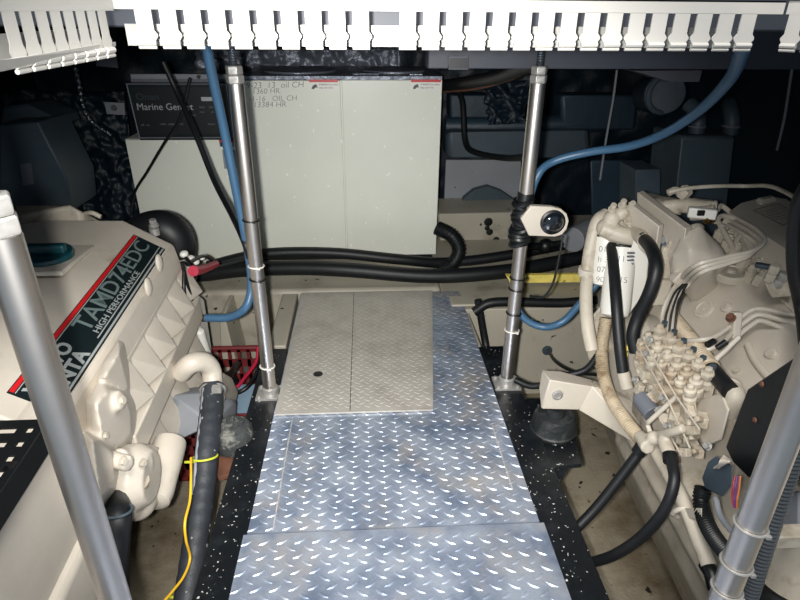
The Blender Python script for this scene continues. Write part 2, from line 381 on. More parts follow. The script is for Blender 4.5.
pa=P(112,46,y=DY); pb=P(775,44,y=DY); L=pb.x-pa.x; n=29; 
zt=P(450,-2,y=DY).z; zb=P(450,49,y=DY).z
ductrun('wiring_duct',(pa.x,DY,zb),(pb.x,DY,zb),zt,zb,'long straight slotted white wiring duct hanging across the hatch edge',L/n,L/n*.32,wide=(0,11))
# left piece, skewed towards the viewer
a=P(20,62,y=.47); bq=P(111,48,y=.63)
ductrun('wiring_duct',(a.x,.46,zb-.004),(bq.x,.655,zb-.002),zt-.002,zb-.008,'short bent piece of slotted white duct at the upper left corner',.0222,.0062,dep=(-.028,.024,0))
b=B().hull([P(-14,74,y=.42),P(0,60,y=.42),P(112,42,y=.645),P(112,47,y=.645),P(-14,74,y=.42)+V((0,.02,0)),P(0,60,y=.42)+V((0,.02,0)),P(112,42,y=.645)+V((0,.01,0)),P(112,47,y=.645)+V((0,.01,0))])
tag(obj('duct_cover',b,'duct',bevel=.001),'loose white duct cover strip hanging under the bent duct piece','duct cover')
a=P(776,44,y=DY)
ductrun('wiring_duct',(a.x+.002,DY,zb),(.565,.45,zb),zt,zb,'short slotted white duct piece turning the upper right corner',.0222,.0075,dep=(.03,.03,0))
# ================================================================ GENERATOR
gy=2.69
t=thing('generator',(-.09,2.95,-.004),'large white two door generator enclosure with pen notes on its left door','generator')
obj('plinth',B().span((-.54,gy+.03,-.004),(.33,3.27,.03)),'black',t)
xs=P(344,170,y=gy).x
obj('cabinet_body',B().span((-.545,gy+.016,.03),(.342,3.28,.848)),'white',t,bevel=.004)
dl=obj('door',B().span((-.545,gy,.026),(xs-.003,gy+.018,.848)),'white',t,bevel=.003)
dr=obj('door',B().span((xs+.003,gy,.026),(.344,gy+.018,.850)),'white',t,bevel=.003)
b=B().span((-.55,gy+.01,.8485),(.345,3.28,.866))
b.lathe((-.30,2.93,.866),(0,0,1),[(.17,0),(.17,.008),(.15,.012),(.02,.014)],40); b.lathe((.14,2.93,.866),(0,0,1),[(.15,0),(.15,.01),(.13,.013),(.02,.014)],40)
b.span((-.05,2.75,.866),(.07,2.82,.872)); b.span((.20,2.72,.866),(.26,2.75,.874))
obj('lid',b,'foil',t,bevel=.002)
X=(1,0,0); Z=(0,0,1)
for s,px,py,sz in (('9-23  13  oil CH',246,88.5,.036),('1360 HR.',252,94,.032),('-1-16   OIL CH',249,101.5,.032),('13384 HR',253,107.5,.034)):
    text('pen_note',s,sz,P(px,py,y=gy-.0006),(1,0,.02),Z,'ink',dl,sx=1.05,off=-.0006,shear=.15)
def warn(px0,px1,pt,par):
    a=P(px0,pt,y=gy-.0005); w=P(px1,pt,y=gy).x-a.x
    s=obj('warning_sticker',B().span((a.x,gy-.0012,a.z-.042),(a.x+w,gy,a.z)),'whitep',par)
    obj('sticker_band',B().span((a.x,gy-.0018,a.z-.011),(a.x+w,gy-.001,a.z)),'red',s)
    c=V((a.x+.022,gy-.0018,a.z-.028))
    obj('warning_mark',B().prism([c+V((-.014,0,-.010)),c+V((-.004,0,-.012)),c+V((.006,0,-.004)),c+V((.014,0,-.006)),c+V((.008,0,.010)),c+V((-.002,0,.006)),c+V((-.008,0,.002))],(0,.0008,0)),'ink',s)
    for k in range(2): text('sticker_text','WARNING hot surface' if k==0 else 'keep clear of fan',.011,(a.x+.042,gy-.0014,a.z-.024-k*.013),X,Z,'ink',s,sx=.8)
warn(309,338,79.5,dl); warn(411,441,79.5,dr)
# cabinet to the left with its control panel on top
t=thing('equipment_cabinet',(-.83,2.95,-.004),'lower off-white cabinet left of the generator under the black control panel','cabinet')
obj('cabinet_body',B().span((-1.075,2.70,-.004),(-.565,3.25,.600)),'white',t,bevel=.004)
obj('front_panel',B().span((-1.07,2.688,.02),(-.57,2.702,.598)),'white',t,bevel=.002)
a=P(219,140,y=2.686); s=obj('sticker',B().span((a.x,2.685,a.z-.03),(-.575,2.688,a.z)),'palegrey',t); obj('sticker_band',B().span((a.x,2.684,a.z-.010),(-.575,2.6855,a.z)),'red',s)
a=P(222,150,y=2.686); s=obj('sticker',B().span((a.x,2.685,a.z-.085),(-.58,2.688,a.z)),'palegrey',t); obj('sticker_disc',B().lathe(a+V((.03,-.002,-.035)),(0,-1,0),[(.018,0),(.018,.001)]),'whitep',s)
t=thing('control_panel',(-.82,2.8,.6),'black control panel with silver lettering on top of the off-white cabinet','control panel')
ya2=2.66; c0=P(125,81,y=ya2); c1=P(228,83,y=ya2); c2=P(133,133,y=ya2); c3=P(228,137,y=ya2); dz=V((0,.20,0))
zb_=.601
obj('housing',B().hull([V((-.995,ya2,zb_)),V((-.585,ya2,zb_)),V((-1.01,ya2,.84)),V((-.585,ya2,.84)),V((-.995,2.9,zb_)),V((-.585,2.9,zb_)),V((-1.01,2.9,.84)),V((-.585,2.9,.84))]),'label',t,bevel=.004)
b=B()
for u,v in (((-1.008,.836),(-.59,.836)),((-.995,.612),(-.59,.612)),((-1.006,.836),(-.994,.612)),((-.59,.836),(-.59,.612))): b.tube([V((u[0],ya2-.002,u[1])),V((v[0],ya2-.002,v[1]))],.003,8,curve=False)
obj('panel_frame',b,'midgrey',t)
fc=obj('face_plate',B().span((-.985,ya2-.003,.625),(-.60,ya2,.825)),'black',t,bevel=.001)
text('panel_text','Marine Genset',.040,P(137,110,y=ya2-.0035),X,Z,'silver',fc,sx=1.0)
text('panel_text','Onan',.040,P(136,100,y=ya2-.0035),X,Z,'dimprint',fc,sx=1.1)
b=B().span(P(201,97,y=ya2-.003)+V((0,-.001,0)),P(213,101,y=ya2-.003)+V((0,0,0)))
obj('badge',b,'silver',fc)
for px,py,s in ((199,108,'stop'),(209,108,'start'),(185,116,'pre heat'),(200,113,'run'),(211,113,'oil'),(141,126,'off  on'),(160,125,'volts  amps  hertz'),(208,125,'hours')):
    text('panel_text',s,.014,P(px,py,y=ya2-.0035),X,Z,'midgrey',fc)
b=B().span((-1.0,2.70,.85),(-.56,2.74,.872)); tag(obj('cover_strip',b,'palegrey',bevel=.003),'grey strip lying above the black control panel','strip')
tag(C.objects['cover_strip'],kind=None)
obj('strip_lip',B().span((-1.0,2.698,.84),(-.56,2.702,.852)),'midgrey',C.objects['cover_strip'])
# ================================================================ LOOSE HOSES, CABLES
def run(name,pts,r,m,label,cat,group=None,**k):
    o=obj(name,B().tube(pts,r,**k),m,ang=60); return tag(o,label,cat,group)
sh=[P(196,276,y=2.50),P(240,270,y=2.48),P(300,268,y=2.45),P(350,270,y=2.42),P(430,276,y=2.40),P(500,272,y=2.42),P(560,262,y=2.5),P(640,245,y=2.6)]
run('drain_hose',sh,.034,'rubber','thick black hose lying along the shelf in front of the generator','hose')
run('drain_hose',[p+V((0,.06,-.005+.03*math.sin(i)))for i,p in enumerate([P(205,270,y=2.5),P(260,263,y=2.5),P(330,262,y=2.5),P(400,264,y=2.5),P(450,262,y=2.55),P(520,252,y=2.6),P(600,240,y=2.7)])],.026,'rubber','thinner black hose running behind the thick one on the shelf','hose')
run('battery_cable',[P(182,262,y=2.2),P(195,268,y=2.22),P(215,268,y=2.3),P(240,262,y=2.45),P(262,256,y=2.6)],.010,'rubber','black battery cable leaving the left engine towards the generator','cable')
b=B().torus(P(440,250,y=2.62),(0.1,1,0.1),.115,.030,30,12,a0=-.2,a1=math.pi*1.35)
o=obj('coiled_hose',B().tube([P(437,228,y=2.66),P(452,236,y=2.62),P(459,250,y=2.6),P(452,264,y=2.58),P(438,270,y=2.56)],.036,corr=.12,pitch=.012),'rubber'); b.bm.free()
tag(o,'black ribbed hose loop bulging beside the generator’s right side','hose')
# blue hoses
run('blue_hose',[P(205,40,y=1.50),P(213,80,y=1.55),P(223,125,y=1.60),P(234,180,y=1.61),P(243,225,y=1.61),P(250,265,y=1.61),P(251,290,y=1.60),P(245,308,y=1.58),P(230,317,y=1.60),P(206,318,y=1.62)],.0125,'blue','blue hose running down the far left post to the left engine','hose','blue hoses')
run('blue_hose',[P(746,30,y=.90),P(742,52,y=.95),P(729,80,y=1.1),P(700,110,y=1.3),P(665,133,y=1.45),P(630,146,y=1.55),P(590,152,y=1.62),P(555,161,y=1.65),P(538,175,y=1.64),P(527,210,y=1.64),P(519,260,y=1.64),P(516,300,y=1.635),P(524,318,y=1.62),P(543,327,y=1.60),P(562,322,y=1.58),P(578,306,y=1.6),P(596,285,y=1.62)],.0115,'blue','blue hose arching from the right duct to the far right post','hose','blue hoses')
run('black_cable',[P(163,62,y=2.2),P(177,92,y=2.2),P(196,135,y=2.1),P(214,180,y=2.0),P(232,215,y=1.8),P(243,238,y=1.62),P(250,258,y=1.6)],.010,'rubber','dark cable slanting across the control panel to the far left post','cable')
run('black_cable',[P(190,78,y=2.5),P(180,118,y=2.52),P(163,145,y=2.55),P(147,172,y=2.6),P(135,192,y=2.67),P(131,215,y=2.672)],.006,'rubber','thin dark cable crossing in front of the off-white cabinet','cable')
run('white_cable',[P(668,192,y=1.5),P(690,188,y=1.5),P(720,186,y=1.5),P(745,186,y=1.5),P(768,186,y=1.42),P(785,192,y=1.35),P(806,204,y=1.25)],.0055,'ivory2','thin cream cable arching over the right engine to the right','cable')
run('black_cable',[P(812,176,y=1.1),P(797,205,y=1.1),P(793,240,y=1.1),P(794,275,y=1.1),P(801,310,y=1.1),P(806,350,y=1.0)],.013,'rubber','thick dark cable hanging at the right edge over the right engine','cable')
run('black_cable',[P(452,88,y=3.1),P(462,100,y=3.0),P(465,140,y=2.9),P(474,152,y=2.8),P(505,158,y=2.6),P(536,156,y=2.2)],.014,'rubber','dark cable dropping behind the generator’s right corner','cable')
run('black_cable',[P(478,300,y=2.125),P(484,335,y=2.11),P(487,352,y=2.08)],.016,'rubber','dark hose dropping down the cream shelf beside the right rail','cable')
run('black_hose',[P(474,312,y=2.11),P(490,303,y=2.11),P(520,302,y=2.11),P(560,303,y=2.11),P(596,300,y=2.11)],.020,'rubber','black hose running flat along the front of the right shelf','hose')
run('black_cable',[P(548,350,y=2.11),P(556,362,y=1.9),P(575,372,y=1.75),P(600,375,y=1.65)],.006,'rubber','thin black wire rising from the bulkhead hole behind the engine bracket','cable')
tag(obj('hole_grommet',B().lathe(P(547,350,y=2.139),(0,-1,0),[(.022,0),(.022,.008),(.010,.010)]),'darkgrey'),'small dark grommet in the cream bulkhead on the right','grommet')
run('black_cable',[P(515,380,y=1.55),P(530,386,y=1.52),P(545,384,y=1.5),P(560,377,y=1.47),P(585,370,y=1.45),P(600,352,y=1.45)],.010,'rubber','dark cable looping from the far right post over the engine bracket','cable')
run('grey_conduit',[P(806,400,y=.66),P(793,450,y=.655),P(778,500,y=.65),P(762,550,y=.64),P(745,605,y=.63)],.017,'conduit','grey corrugated conduit tied behind the nearest right post','conduit',corr=.14,pitch=.0075,n=18)
run('lower_hose',[P(641,450,x=.675),P(620,478,x=.63),P(596,508,x=.575),P(572,533,x=.515)],.013,'rubber','upper of two black hoses from the right engine to the frame rail','hose','hoses between right engine and rail')
run('lower_hose',[P(671,458,x=.672),P(674,482,x=.655),P(663,512,x=.635),P(640,538,x=.605),P(612,556,x=.56),P(582,565,x=.513)],.0125,'rubber','lower curving black hose from the right engine to the frame rail','hose','hoses between right engine and rail')
b=B()
for k in range(4): b.torus(P(790,585,y=.75)+V((.02,0,-.03*k)),(0,0.2,1),.09,.016,40,10)
tag(obj('coiled_conduit',b,'black'),'coil of black conduit at the lower right corner','conduit')
# yellow strip
a=P(508,276,y=2.36); c=P(596,275,y=2.36)
b=B().hull([P(506,275.5,y=2.36),P(597,274,y=2.36),P(597,282,y=2.36),P(510,283,y=2.36)]+[p+V((0,.02,0)) for p in (P(506,275.5,y=2.36),P(597,274,y=2.36),P(597,282,y=2.36),P(510,283,y=2.36))])
tag(obj('foam_strip',b,'yellow'),'bright yellow foam strip behind the far right post','foam strip')
# ================================================================ LEFT BILGE: crate, cables, jug
t=thing('storage_crate',(-.47,1.95,ZF+.001),'red slotted plastic crate in the bilge behind the left frame rail','crate')
cy0,cy1,cx0,cx1,cz0,cz1=1.66,2.13,-.71,-.395,ZF+.001,-.16
def slotwall(nm,o,u,v,nu,nv,th,frac=.62):
    o,u,v,th=V(o),V(u),V(v),V(th); b=B()
    for i in range(nu+1):
        b.prism([o+u*((i-.18)/nu if i else 0),o+u*((i+.18)/nu if i<nu else 1),o+u*((i+.18)/nu if i<nu else 1)+v,o+u*((i-.18)/nu if i else 0)+v],th)
    for j in range(nv+1):
        lo=max(0,(j-.25)/nv); hi=min(1,(j+.25)/nv); b.prism([o+v*lo,o+u+v*lo,o+u+v*hi,o+v*hi],th)
    return obj(nm,b,'redplastic',t)
slotwall('side_wall',(cx0,cy1,cz0),(cx1-cx0,0,0),(0,0,cz1-cz0),8,4,(0,-.006,0))
slotwall('side_wall',(cx0,cy0,cz0),(cx1-cx0,0,0),(0,0,cz1-cz0),8,4,(0,.006,0))
slotwall('side_wall',(cx0,cy0,cz0),(0,cy1-cy0,0),(0,0,cz1-cz0),8,4,(.006,0,0))
slotwall('side_wall',(cx1,cy0,cz0),(0,cy1-cy0,0),(0,0,cz1-cz0),8,4,(-.006,0,0))
obj('bottom',B().span((cx0,cy0,cz0),(cx1,cy1,cz0+.006)),'redplastic',t)
b=B()
for a,c in (((cx0,cy0),(cx1,cy0)),((cx1,cy0),(cx1,cy1)),((cx1,cy1),(cx0,cy1)),((cx0,cy1),(cx0,cy0))): b.tube([V((a[0],a[1],cz1)),V((c[0],c[1],cz1))],.010,8,curve=False)
obj('rim',b,'redplastic',t)
t=thing('fluid_jug',(-.47,1.78,cz0+.008),'pale blue plastic jug lying in the red crate','jug')
obj('jug_body',B().hull([(-.54,1.66,cz0+.008),(-.41,1.66,cz0+.008),(-.54,1.90,cz0+.008),(-.41,1.90,cz0+.008),(-.53,1.67,-.20),(-.42,1.67,-.20),(-.52,1.89,-.17),(-.43,1.89,-.17)]),'jug',t,bevel=.02,seg=4)
obj('jug_label',B().hull([(-.60+.09,1.658,-.40),(-.44,1.658,-.40),(-.51,1.665,-.26),(-.44,1.665,-.26),(-.51,1.662,-.33)]) if False else B().span((-.51,1.655,-.38),(-.44,1.659,-.27)),'whitep',t)
obj('cap',B().lathe((-.475,1.92,-.22),(0,1,0),[(.025,-.03),(.025,.012),(.02,.016)]),'redplastic',t)
t=thing('white_bottle',(-.60,1.80,cz0+.008),'small white bottle in the red crate beside the blue jug','bottle')
obj('bottle_body',B().lathe((-.60,1.80,cz0+.008),(0,0,1),[(.045,0),(.048,.02),(.048,.14),(.02,.17),(.02,.18)]),'whitep',t); obj('cap',B().lathe((-.60,1.80,cz0+.188),(0,0,1),[(.022,0),(.022,.025),(.018,.028)]),'black',t)
run('jumper_cable',[P(258,347,z=-.06),P(256,362,z=-.10),P(246,376,z=-.12),P(234,388,z=-.13),P(215,382,z=-.14)],.0065,'redboot','red cable drooping into the crate by the far left post','cable')
run('jumper_cable',[P(261,345,z=-.05),P(259,366,z=-.09),P(250,384,z=-.10),P(236,393,z=-.12),P(222,388,z=-.13)],.008,'black','black cable drooping into the crate by the far left post','cable')
b=B(); 
for k in (0,1): b.hull([P(226+k*6,372-k*8,z=-.15),P(232+k*6,368-k*8,z=-.15),P(240+k*2,385-k*22,z=-.16),P(236,390-k*20,z=-.16),P(230,380,z=-.10),P(234,376,z=-.10)])
tag(obj('cable_clamp',b,'black',bevel=.002),'black spring clamp lying in the red crate','clamp')
# ================================================================ LEFT ENGINE
LE=thing('marine_engine',(-.95,1.3,ZF),'large cream marine engine on the left with a black and red name label','engine','marine engines')
YD=V((0,1,TL)).normalized()
# crank case / body core
b=B().extr([(-1.3,.28),(-.80,.30),(-.72,.20),(-.72,-.05),(-.80,-.30),(-1.2,-.30)],.45,1.85)
obj('crankcase',b,'ivory2',LE,bevel=.015)
# top cover
prof=[(-1.22,.455),(-.99,.49),(-.755,.487),(-.614,.404),(-.603,.345),(-.60,.26),(-1.22,.24)]
b=B().extr(prof,.915,1.74)
far=[(-1.20,.40),(-.99,.455),(-.77,.452),(-.665,.395),(-.64,.33),(-.64,.26),(-1.20,.26)]
b2=B(); A=[b2.bm.verts.new(e(x,.915,z)) for x,z in prof]; A2=[b2.bm.verts.new(e(x,1.76,z)) for x,z in prof]; A3=[b2.bm.verts.new(e(x,1.80,z)) for x,z in far]
b2.bm.faces.new(A); b2.bm.faces.new(A3[::-1])
for p_,q_ in((A,A2),(A2,A3)):
    for i in range(len(p_)): b2.bm.faces.new([p_[i],q_[i],q_[(i+1)%7],p_[(i+1)%7]])
b.bm.free()
cover=obj('top_cover',b2,'ivory',LE,bevel=.008,seg=3)
# recess with filler cap
c=PT(50,262,.49)
b=B(); b.box(c+V((-.005,0,.006)),(.17,.20,.012)); obj('filler_plinth',b,'ivory',cover,bevel=.006)
cap=obj('oil_cap',B().lathe(c+V((0,0,.010)),(0,-TL,1),[(.062,0),(.064,.010),(.060,.018),(.045,.020),(.040,.018)],36),'teal',cover,bevel=.001)
obj('cap_grip',B().box(c+V((0,0,.038)),(.10,.024,.026)),'teal',cap,bevel=.006,seg=3)
# label on the sloping face
f0=e(-.755,1.3,.487); f1=e(-.614,1.3,.404); U_=(f1-f0).normalized(); NS=YD.cross(U_); NS=NS if NS.z>0 else -NS
wl=(f1-f0).length
def LF(s,y,h=0):   # s across the sloping face from the crease, y along the engine
    return e(-.755,y,.487)+U_*s+NS*h
def band(s0,s1,y0,y1,h,th=.001): return [LF(s0,y0,h),LF(s1,y0,h),LF(s1,y1,h),LF(s0,y1,h)],NS*th
lab=obj('name_label',B().prism(*band(.050,.150,.975,1.71,.0003)),'label',cover)
obj('label_stripe',B().prism(*band(.052,.061,.98,1.705,.0014,.0006)),'red',lab)
obj('label_stripe',B().prism(*band(.063,.065,.98,1.705,.0014,.0006)),'silver',lab)
obj('label_stripe',B().prism(*band(.131,.134,1.22,1.705,.0014,.0006)),'silver',lab)
obj('label_stripe',B().prism(*band(.141,.146,.98,1.705,.0014,.0006)),'silver',lab)
text('label_text','TAMD74EDC',.060,LF(.1085,1.225,.0016),YD,-U_,'tan',lab,sx=1.36,off=.0004)
text('label_text','HIGH PERFORMANCE',.021,LF(.128,1.235,.0016),YD,-U_,'silver',lab,sx=1.5)
text('label_text','VOLVO',.042,LF(.100,.995,.0016),YD,-U_,'silver',lab,sx=1.22,off=.0016)
text('label_text','PENTA',.042,LF(.137,.995,.0016),YD,-U_,'silver',lab,sx=1.30,off=.0016)
# long side housing with two rows of pyramid ribs
b=B().extr([(-.80,.34),(-.602,.335),(-.598,.0),(-.625,-.06),(-.80,-.06)],1.12,1.79)
pitch=.105
for row,(z0,z1) in enumerate(((.215,.325),(-.045,.105))):
    for k in range(6):
        y0=1.17+k*pitch-(.03 if row else 0); y1=y0+pitch*.96
        if y1>1.80: continue
        c=[e(-.604,y0,z0),e(-.604,y1,z0),e(-.604,y1,z1),e(-.604,y0,z1)]
        b.hull(c+[p+V((-.04,0,0)) for p in c]+[e(-.556,y1-.004,z0+.004)])
side=obj('charge_cooler',b,'ivory',LE,bevel=.0025)
b=B().extr([(-.610,.205),(-.570,.198),(-.570,.120),(-.610,.113)],1.14,1.79); obj('flat_band',b,'ivory',side,bevel=.004)
b=B()
for px,py in ((148,287),(159,263)):
    q=P(px,py,x=-.606); obj('boss',B().ball(q,.022,(.4,.9,1.25),20),'ivory',cover)
# thermostat housing on the near end of the side
b=B()
b.hull([P(*a,x=-.60) for a in ((86,402),(100,378),(127,385),(139,402),(141,432),(133,452),(108,462),(88,440))]+[P(*a,x=-.56) for a in ((96,404),(108,392),(124,396),(130,412),(131,432),(122,444),(104,446))]+[P(*a,x=-.70) for a in ((86,402),(127,385),(141,432),(108,462))])
b.hull([P(*a,x=-.60) for a in ((97,378),(103,362),(118,340),(124,342),(134,392),(122,392))]+[P(*a,x=-.66) for a in ((97,378),(118,340),(134,392))]+[P(*a,x=-.575) for a in((104,378),(119,352),(128,388))])
b.hull([P(*a,x=-.59) for a in ((82,430),(110,440),(128,462),(118,500),(96,520),(80,480))]+[P(*a,x=-.54) for a in ((92,440),(112,452),(114,480),(100,500))]+[P(*a,x=-.68) for a in ((82,430),(128,462),(96,520))])
b.lathe(P(118,402,x=-.555)+V((-.02,0,0)),(1,0,.2),[(.026,0),(.022,.03)],20)
th=obj('thermostat_housing',b,'ivory',LE,remesh=.005,smooth=6)
parts('bolt',[B().bolt(P(120,401,x=-.549),(1,0,.3),.010),B().bolt(P(104,436,x=-.545),(1,0,.2),.007)],'ivory2',th)
# sea water pump and pipes under it
b=B()
b.lathe(P(113,478,x=-.60),(1,0,0),[(.075,0),(.078,.06),(.06,.09)],24)
b.tube([P(118,505,x=-.57),P(135,506,x=-.56),P(146,500,x=-.55),P(154,486,x=-.55)],.030)
b.ball(P(138,503,x=-.56),.042)
b.lathe(P(122,462,x=-.53),(1,-.4,0),[(.018,-.04),(.018,.02)],14); b.lathe(P(142,463,x=-.53),(1,-.4,0),[(.018,-.04),(.018,.02)],14)
b.tube([P(118,458,x=-.56),P(140,456,x=-.56),P(150,452,x=-.57)],.022)
b.hull([P(*a,x=-.57) for a in ((130,452),(152,446),(148,476),(136,480))]+[P(*a,x=-.66) for a in ((130,452),(152,446),(148,476),(136,480))])
pump=obj('water_pump',b,'ivory',LE,remesh=.005,smooth=5)
parts('bolt',[B().bolt(P(122,461,x=-.51),(1,-.4,.1),.008),B().bolt(P(142,463,x=-.51),(1,-.4,.1),.008)],'ivory2',pump)
b=B().lathe(P(137,482,x=-.53),(.3,-.2,1),[(.026,-.01),(.026,.006)],20); obj('pump_flange',b,'ivory2',pump)
o=obj('coolant_hose',B().tube([P(110,488,x=-.60),P(116,502,x=-.56),P(119,516,x=-.53),P(117,540,x=-.53),P(116,570,x=-.53),P(117,612,x=-.53)],.026),'rubber',LE); obj('hose_clamp',B().torus(P(118,511,x=-.53),(0,.3,1),.027,.003),'darkgrey',o)
o=obj('lower_pulley_guard',B().lathe(e(-.70,.80,-.10),(1,0,0),[(.10,0),(.12,.02),(.12,.13),(.10,.15)],32),'ivory',LE,bevel=.004)
# oil filter with pen notes
a=P(171,440,x=-.54); c=P(152,506,x=-.54); ax=(c-a).normalized(); Lf=(c-a).length*.98
of=obj('oil_filter',B().lathe(a,ax,[(.030,0),(.041,.006),(.043,.02),(.043,Lf-.03),(.039,Lf-.008),(.026,Lf)],32),'ivory',LE)
nn=(V((0,0,H))-a).normalized(); sd=ax.cross(nn).normalized()
for s,k in (('2002',Lf*.78),('1042 h',Lf*.62),('9/02 R',Lf*.32)):
    text('pen_note',s,.019,a+ax*(Lf-k)+nn*.0434+sd*.030,-sd,-ax,'ink',of)
# near end side cover and vented guard
b=B().extr([(-1.25,.42),(-.66,.44),(-.615,.415),(-.60,.36),(-.585,.12),(-.60,.0),(-1.25,0)],.28,.985)
nc=obj('front_cover',b,'ivory',LE,bevel=.01,seg=3)
b=B().extr([(-.60,.20),(-.57,.19),(-.55,.06),(-.56,-.05),(-.66,-.05)],.30,.90); obj('lower_lip',b,'ivory',nc,bevel=.01,seg=3)
gd=thing('x',(0,0,0),None,None); bpy.data.objects.remove(gd)
b=B(); gx0,gx1,gy0,gy1=-.98,-.605,.30,.905
def gq(x,y,h=0): return e(x,y,.447+h)
cols=[gx0,-.90,-.86,-.80,-.76,-.728,-.70,-.682,-.650,-.632,-.620,gx1]; 
ys=[gy0+(gy1-gy0)*((k//2)+(.62 if k%2 else 0))/17.5 for k in range(36)]
for j in range(35):
    y0,y1=ys[j],ys[j+1]; cut=j%2==1
    for i in range(11):
        x0,x1=cols[i],cols[i+1]
        if cut and i in(1,3,5,7,9): 
            continue
        b.prism([gq(x0,y0),gq(x1,y0),gq(x1,y1),gq(x0,y1)],(0,0,.004))
bmesh.ops.remove_doubles(b.bm,verts=b.bm.verts,dist=1e-5)
b.hull([gq(gx1-.002,gy0),gq(gx1-.002,gy1),gq(gx1+.012,gy0,-.03),gq(gx1+.012,gy1,-.03),gq(gx1-.002,gy0,.004),gq(gx1-.002,gy1,.004),gq(gx1+.015,gy0,-.03),gq(gx1+.015,gy1,-.03)])
gd=obj('vented_guard',b,'black',LE)
for j in range(1,35,2):
    for i in (5,7,9): obj('cover_pad',B().hull([gq(cols[i]+.001,ys[j]+.001,-.012),gq(cols[i+1]-.001,ys[j]+.001,-.012),gq(cols[i+1]-.001,ys[j+1]-.001,-.012),gq(cols[i]+.001,ys[j+1]-.001,-.012),gq(cols[i]+.001,ys[j]+.001,.0015),gq(cols[i+1]-.001,ys[j]+.001,.0015),gq(cols[i+1]-.001,ys[j+1]-.001,.0015),gq(cols[i]+.001,ys[j+1]-.001,.0015)]),'ivory',nc)
# rear parts: exhaust elbow, air filter cover, wiring
b=B().tube([P(128,236,y=1.95),P(148,228,y=1.95),P(165,229,y=1.95),P(176,240,y=1.95),P(176,256,y=1.95),P(172,276,y=1.95)],lambda t:.035+.030*math.sin(min(1,t*1.5+.1)*math.pi/1.6))
eb=obj('exhaust_elbow',b,'rubber',LE)
obj('hose_clamp',B().torus(P(176,258,y=1.95),(0,.2,1),.060,.006),'zinc',eb)
b=B().hull([P(*a,y=1.88) for a in ((20,214),(70,205),(82,212),(84,226),(30,240))]+[P(*a,y=2.25) for a in ((12,206),(66,206),(78,214),(80,224))]+[e(-1.2,1.88,.30),e(-.95,1.88,.30),e(-1.2,2.2,.25),e(-.95,2.2,.25)])
obj('rear_cover',b,'ivory2',LE,bevel=.015,seg=3)
b=B().tube([P(84,214,y=1.9),P(92,213,y=1.88),P(101,217,y=1.88)],.008); obj('breather_pipe',b,'ivory2',LE)
b=B(); b.bolt(P(154,226,y=1.83),(0,-.2,1),.012,.02); b.lathe(P(154,229,y=1.83),(0,0,1),[(.016,-.02),(.016,.004)]); obj('drain_plug',b,'zinc',LE)
b=B(); random.seed(3)
for px,py,r_ in ((184,254,.02),(190,259,.022),(196,262,.018),(202,258,.015),(188,270,.02),(193,278,.018),(200,268,.016),(186,284,.016),(192,292,.018)):
    b.ball(P(px,py,x=-.60),r_*.8,(1,1.2,.8),10)
b.hull([P(*a,x=-.60) for a in((192,290),(204,300),(212,352),(198,330))]+[P(*a,x=-.63) for a in((192,290),(204,300),(212,352),(198,330))])
b.tube([P(199,330,x=-.60),P(204,350,x=-.60),P(210,370,x=-.60),P(212,384,x=-.61)],lambda t:.018+.012*t)
obj('rear_bracket',b,'whitep',LE,remesh=.005,smooth=3)
b=B()
for a0,a1,a2 in (((182,262),(186,280),(192,300)),((186,258),(196,272),(190,290)),((190,262),(204,256),(214,262)),((184,270),(184,290),(188,310))): b.tube([P(*q,x=-.585) for q in (a0,a1,a2)],.006)
obj('wire_harness',b,'black',LE)
obj('red_boot',B().tube([P(193,271,x=-.57),P(203,269,x=-.57),P(216,264,x=-.57)],lambda t:.018-.005*t),'redboot',LE)
b=B().lathe(P(205,318,x=-.59),(-1,0,0),[(.014,-.01),(.014,.012)]); b.nut(P(205,318,x=-.59)+V((-.01,0,0)),(-1,0,0),.019,.02); obj('hose_fitting',b,'brass',LE)
# raw water pipe elbow, mount bracket, mount
b=B().tube([P(180,374,x=-.56),P(190,364,x=-.52),P(203,362,x=-.49),P(211,370,x=-.475),P(213,386,x=-.47)],.030)
b.hull([P(*a,x=-.46) for a in((222,372),(232,378),(238,392),(234,412),(224,418),(216,400))]+[P(*a,x=-.50) for a in((222,372),(232,378),(238,392),(234,412),(224,418),(216,400))])
obj('water_elbow',b,'ivory',LE,remesh=.005)
b=B().hull([P(172,395,x=-.60),P(186,388,x=-.60),P(208,392,x=-.50),P(232,404,x=-.44),P(236,418,x=-.44),P(212,424,x=-.46),P(166,446,x=-.62),P(176,420,x=-.62)]+[p+V((0,.06,-.03)) for p in (P(186,388,x=-.60),P(232,404,x=-.44),P(166,446,x=-.62))])
obj('mount_bracket',b,'palegrey',LE,bevel=.006)
sz=-.058; mc=P(234,450,z=-.05)
b=B().lathe((mc.x,mc.y+.01,mc.z+.012),(0,0,1),[(.056,0),(.060,.008),(.058,.055),(.050,.068),(.036,.072),(.034,.078),(.012,.08),(.012,.10)],28)
obj('rubber_mount',b,'dustyrubber',LE)
obj('engine_leg',B().span((-1.25,.6,ZF+.001),(-1.2,.66,-.2)),'ivory2',LE); obj('engine_leg',B().span((-1.25,1.6,ZF+.001),(-1.2,1.66,-.2)),'ivory2',LE)
obj('oil_pan',B().extr([(-1.15,-.28),(-.82,-.28),(-.86,-.36),(-1.1,-.36)],.7,1.8),'ivory2',LE,bevel=.02)
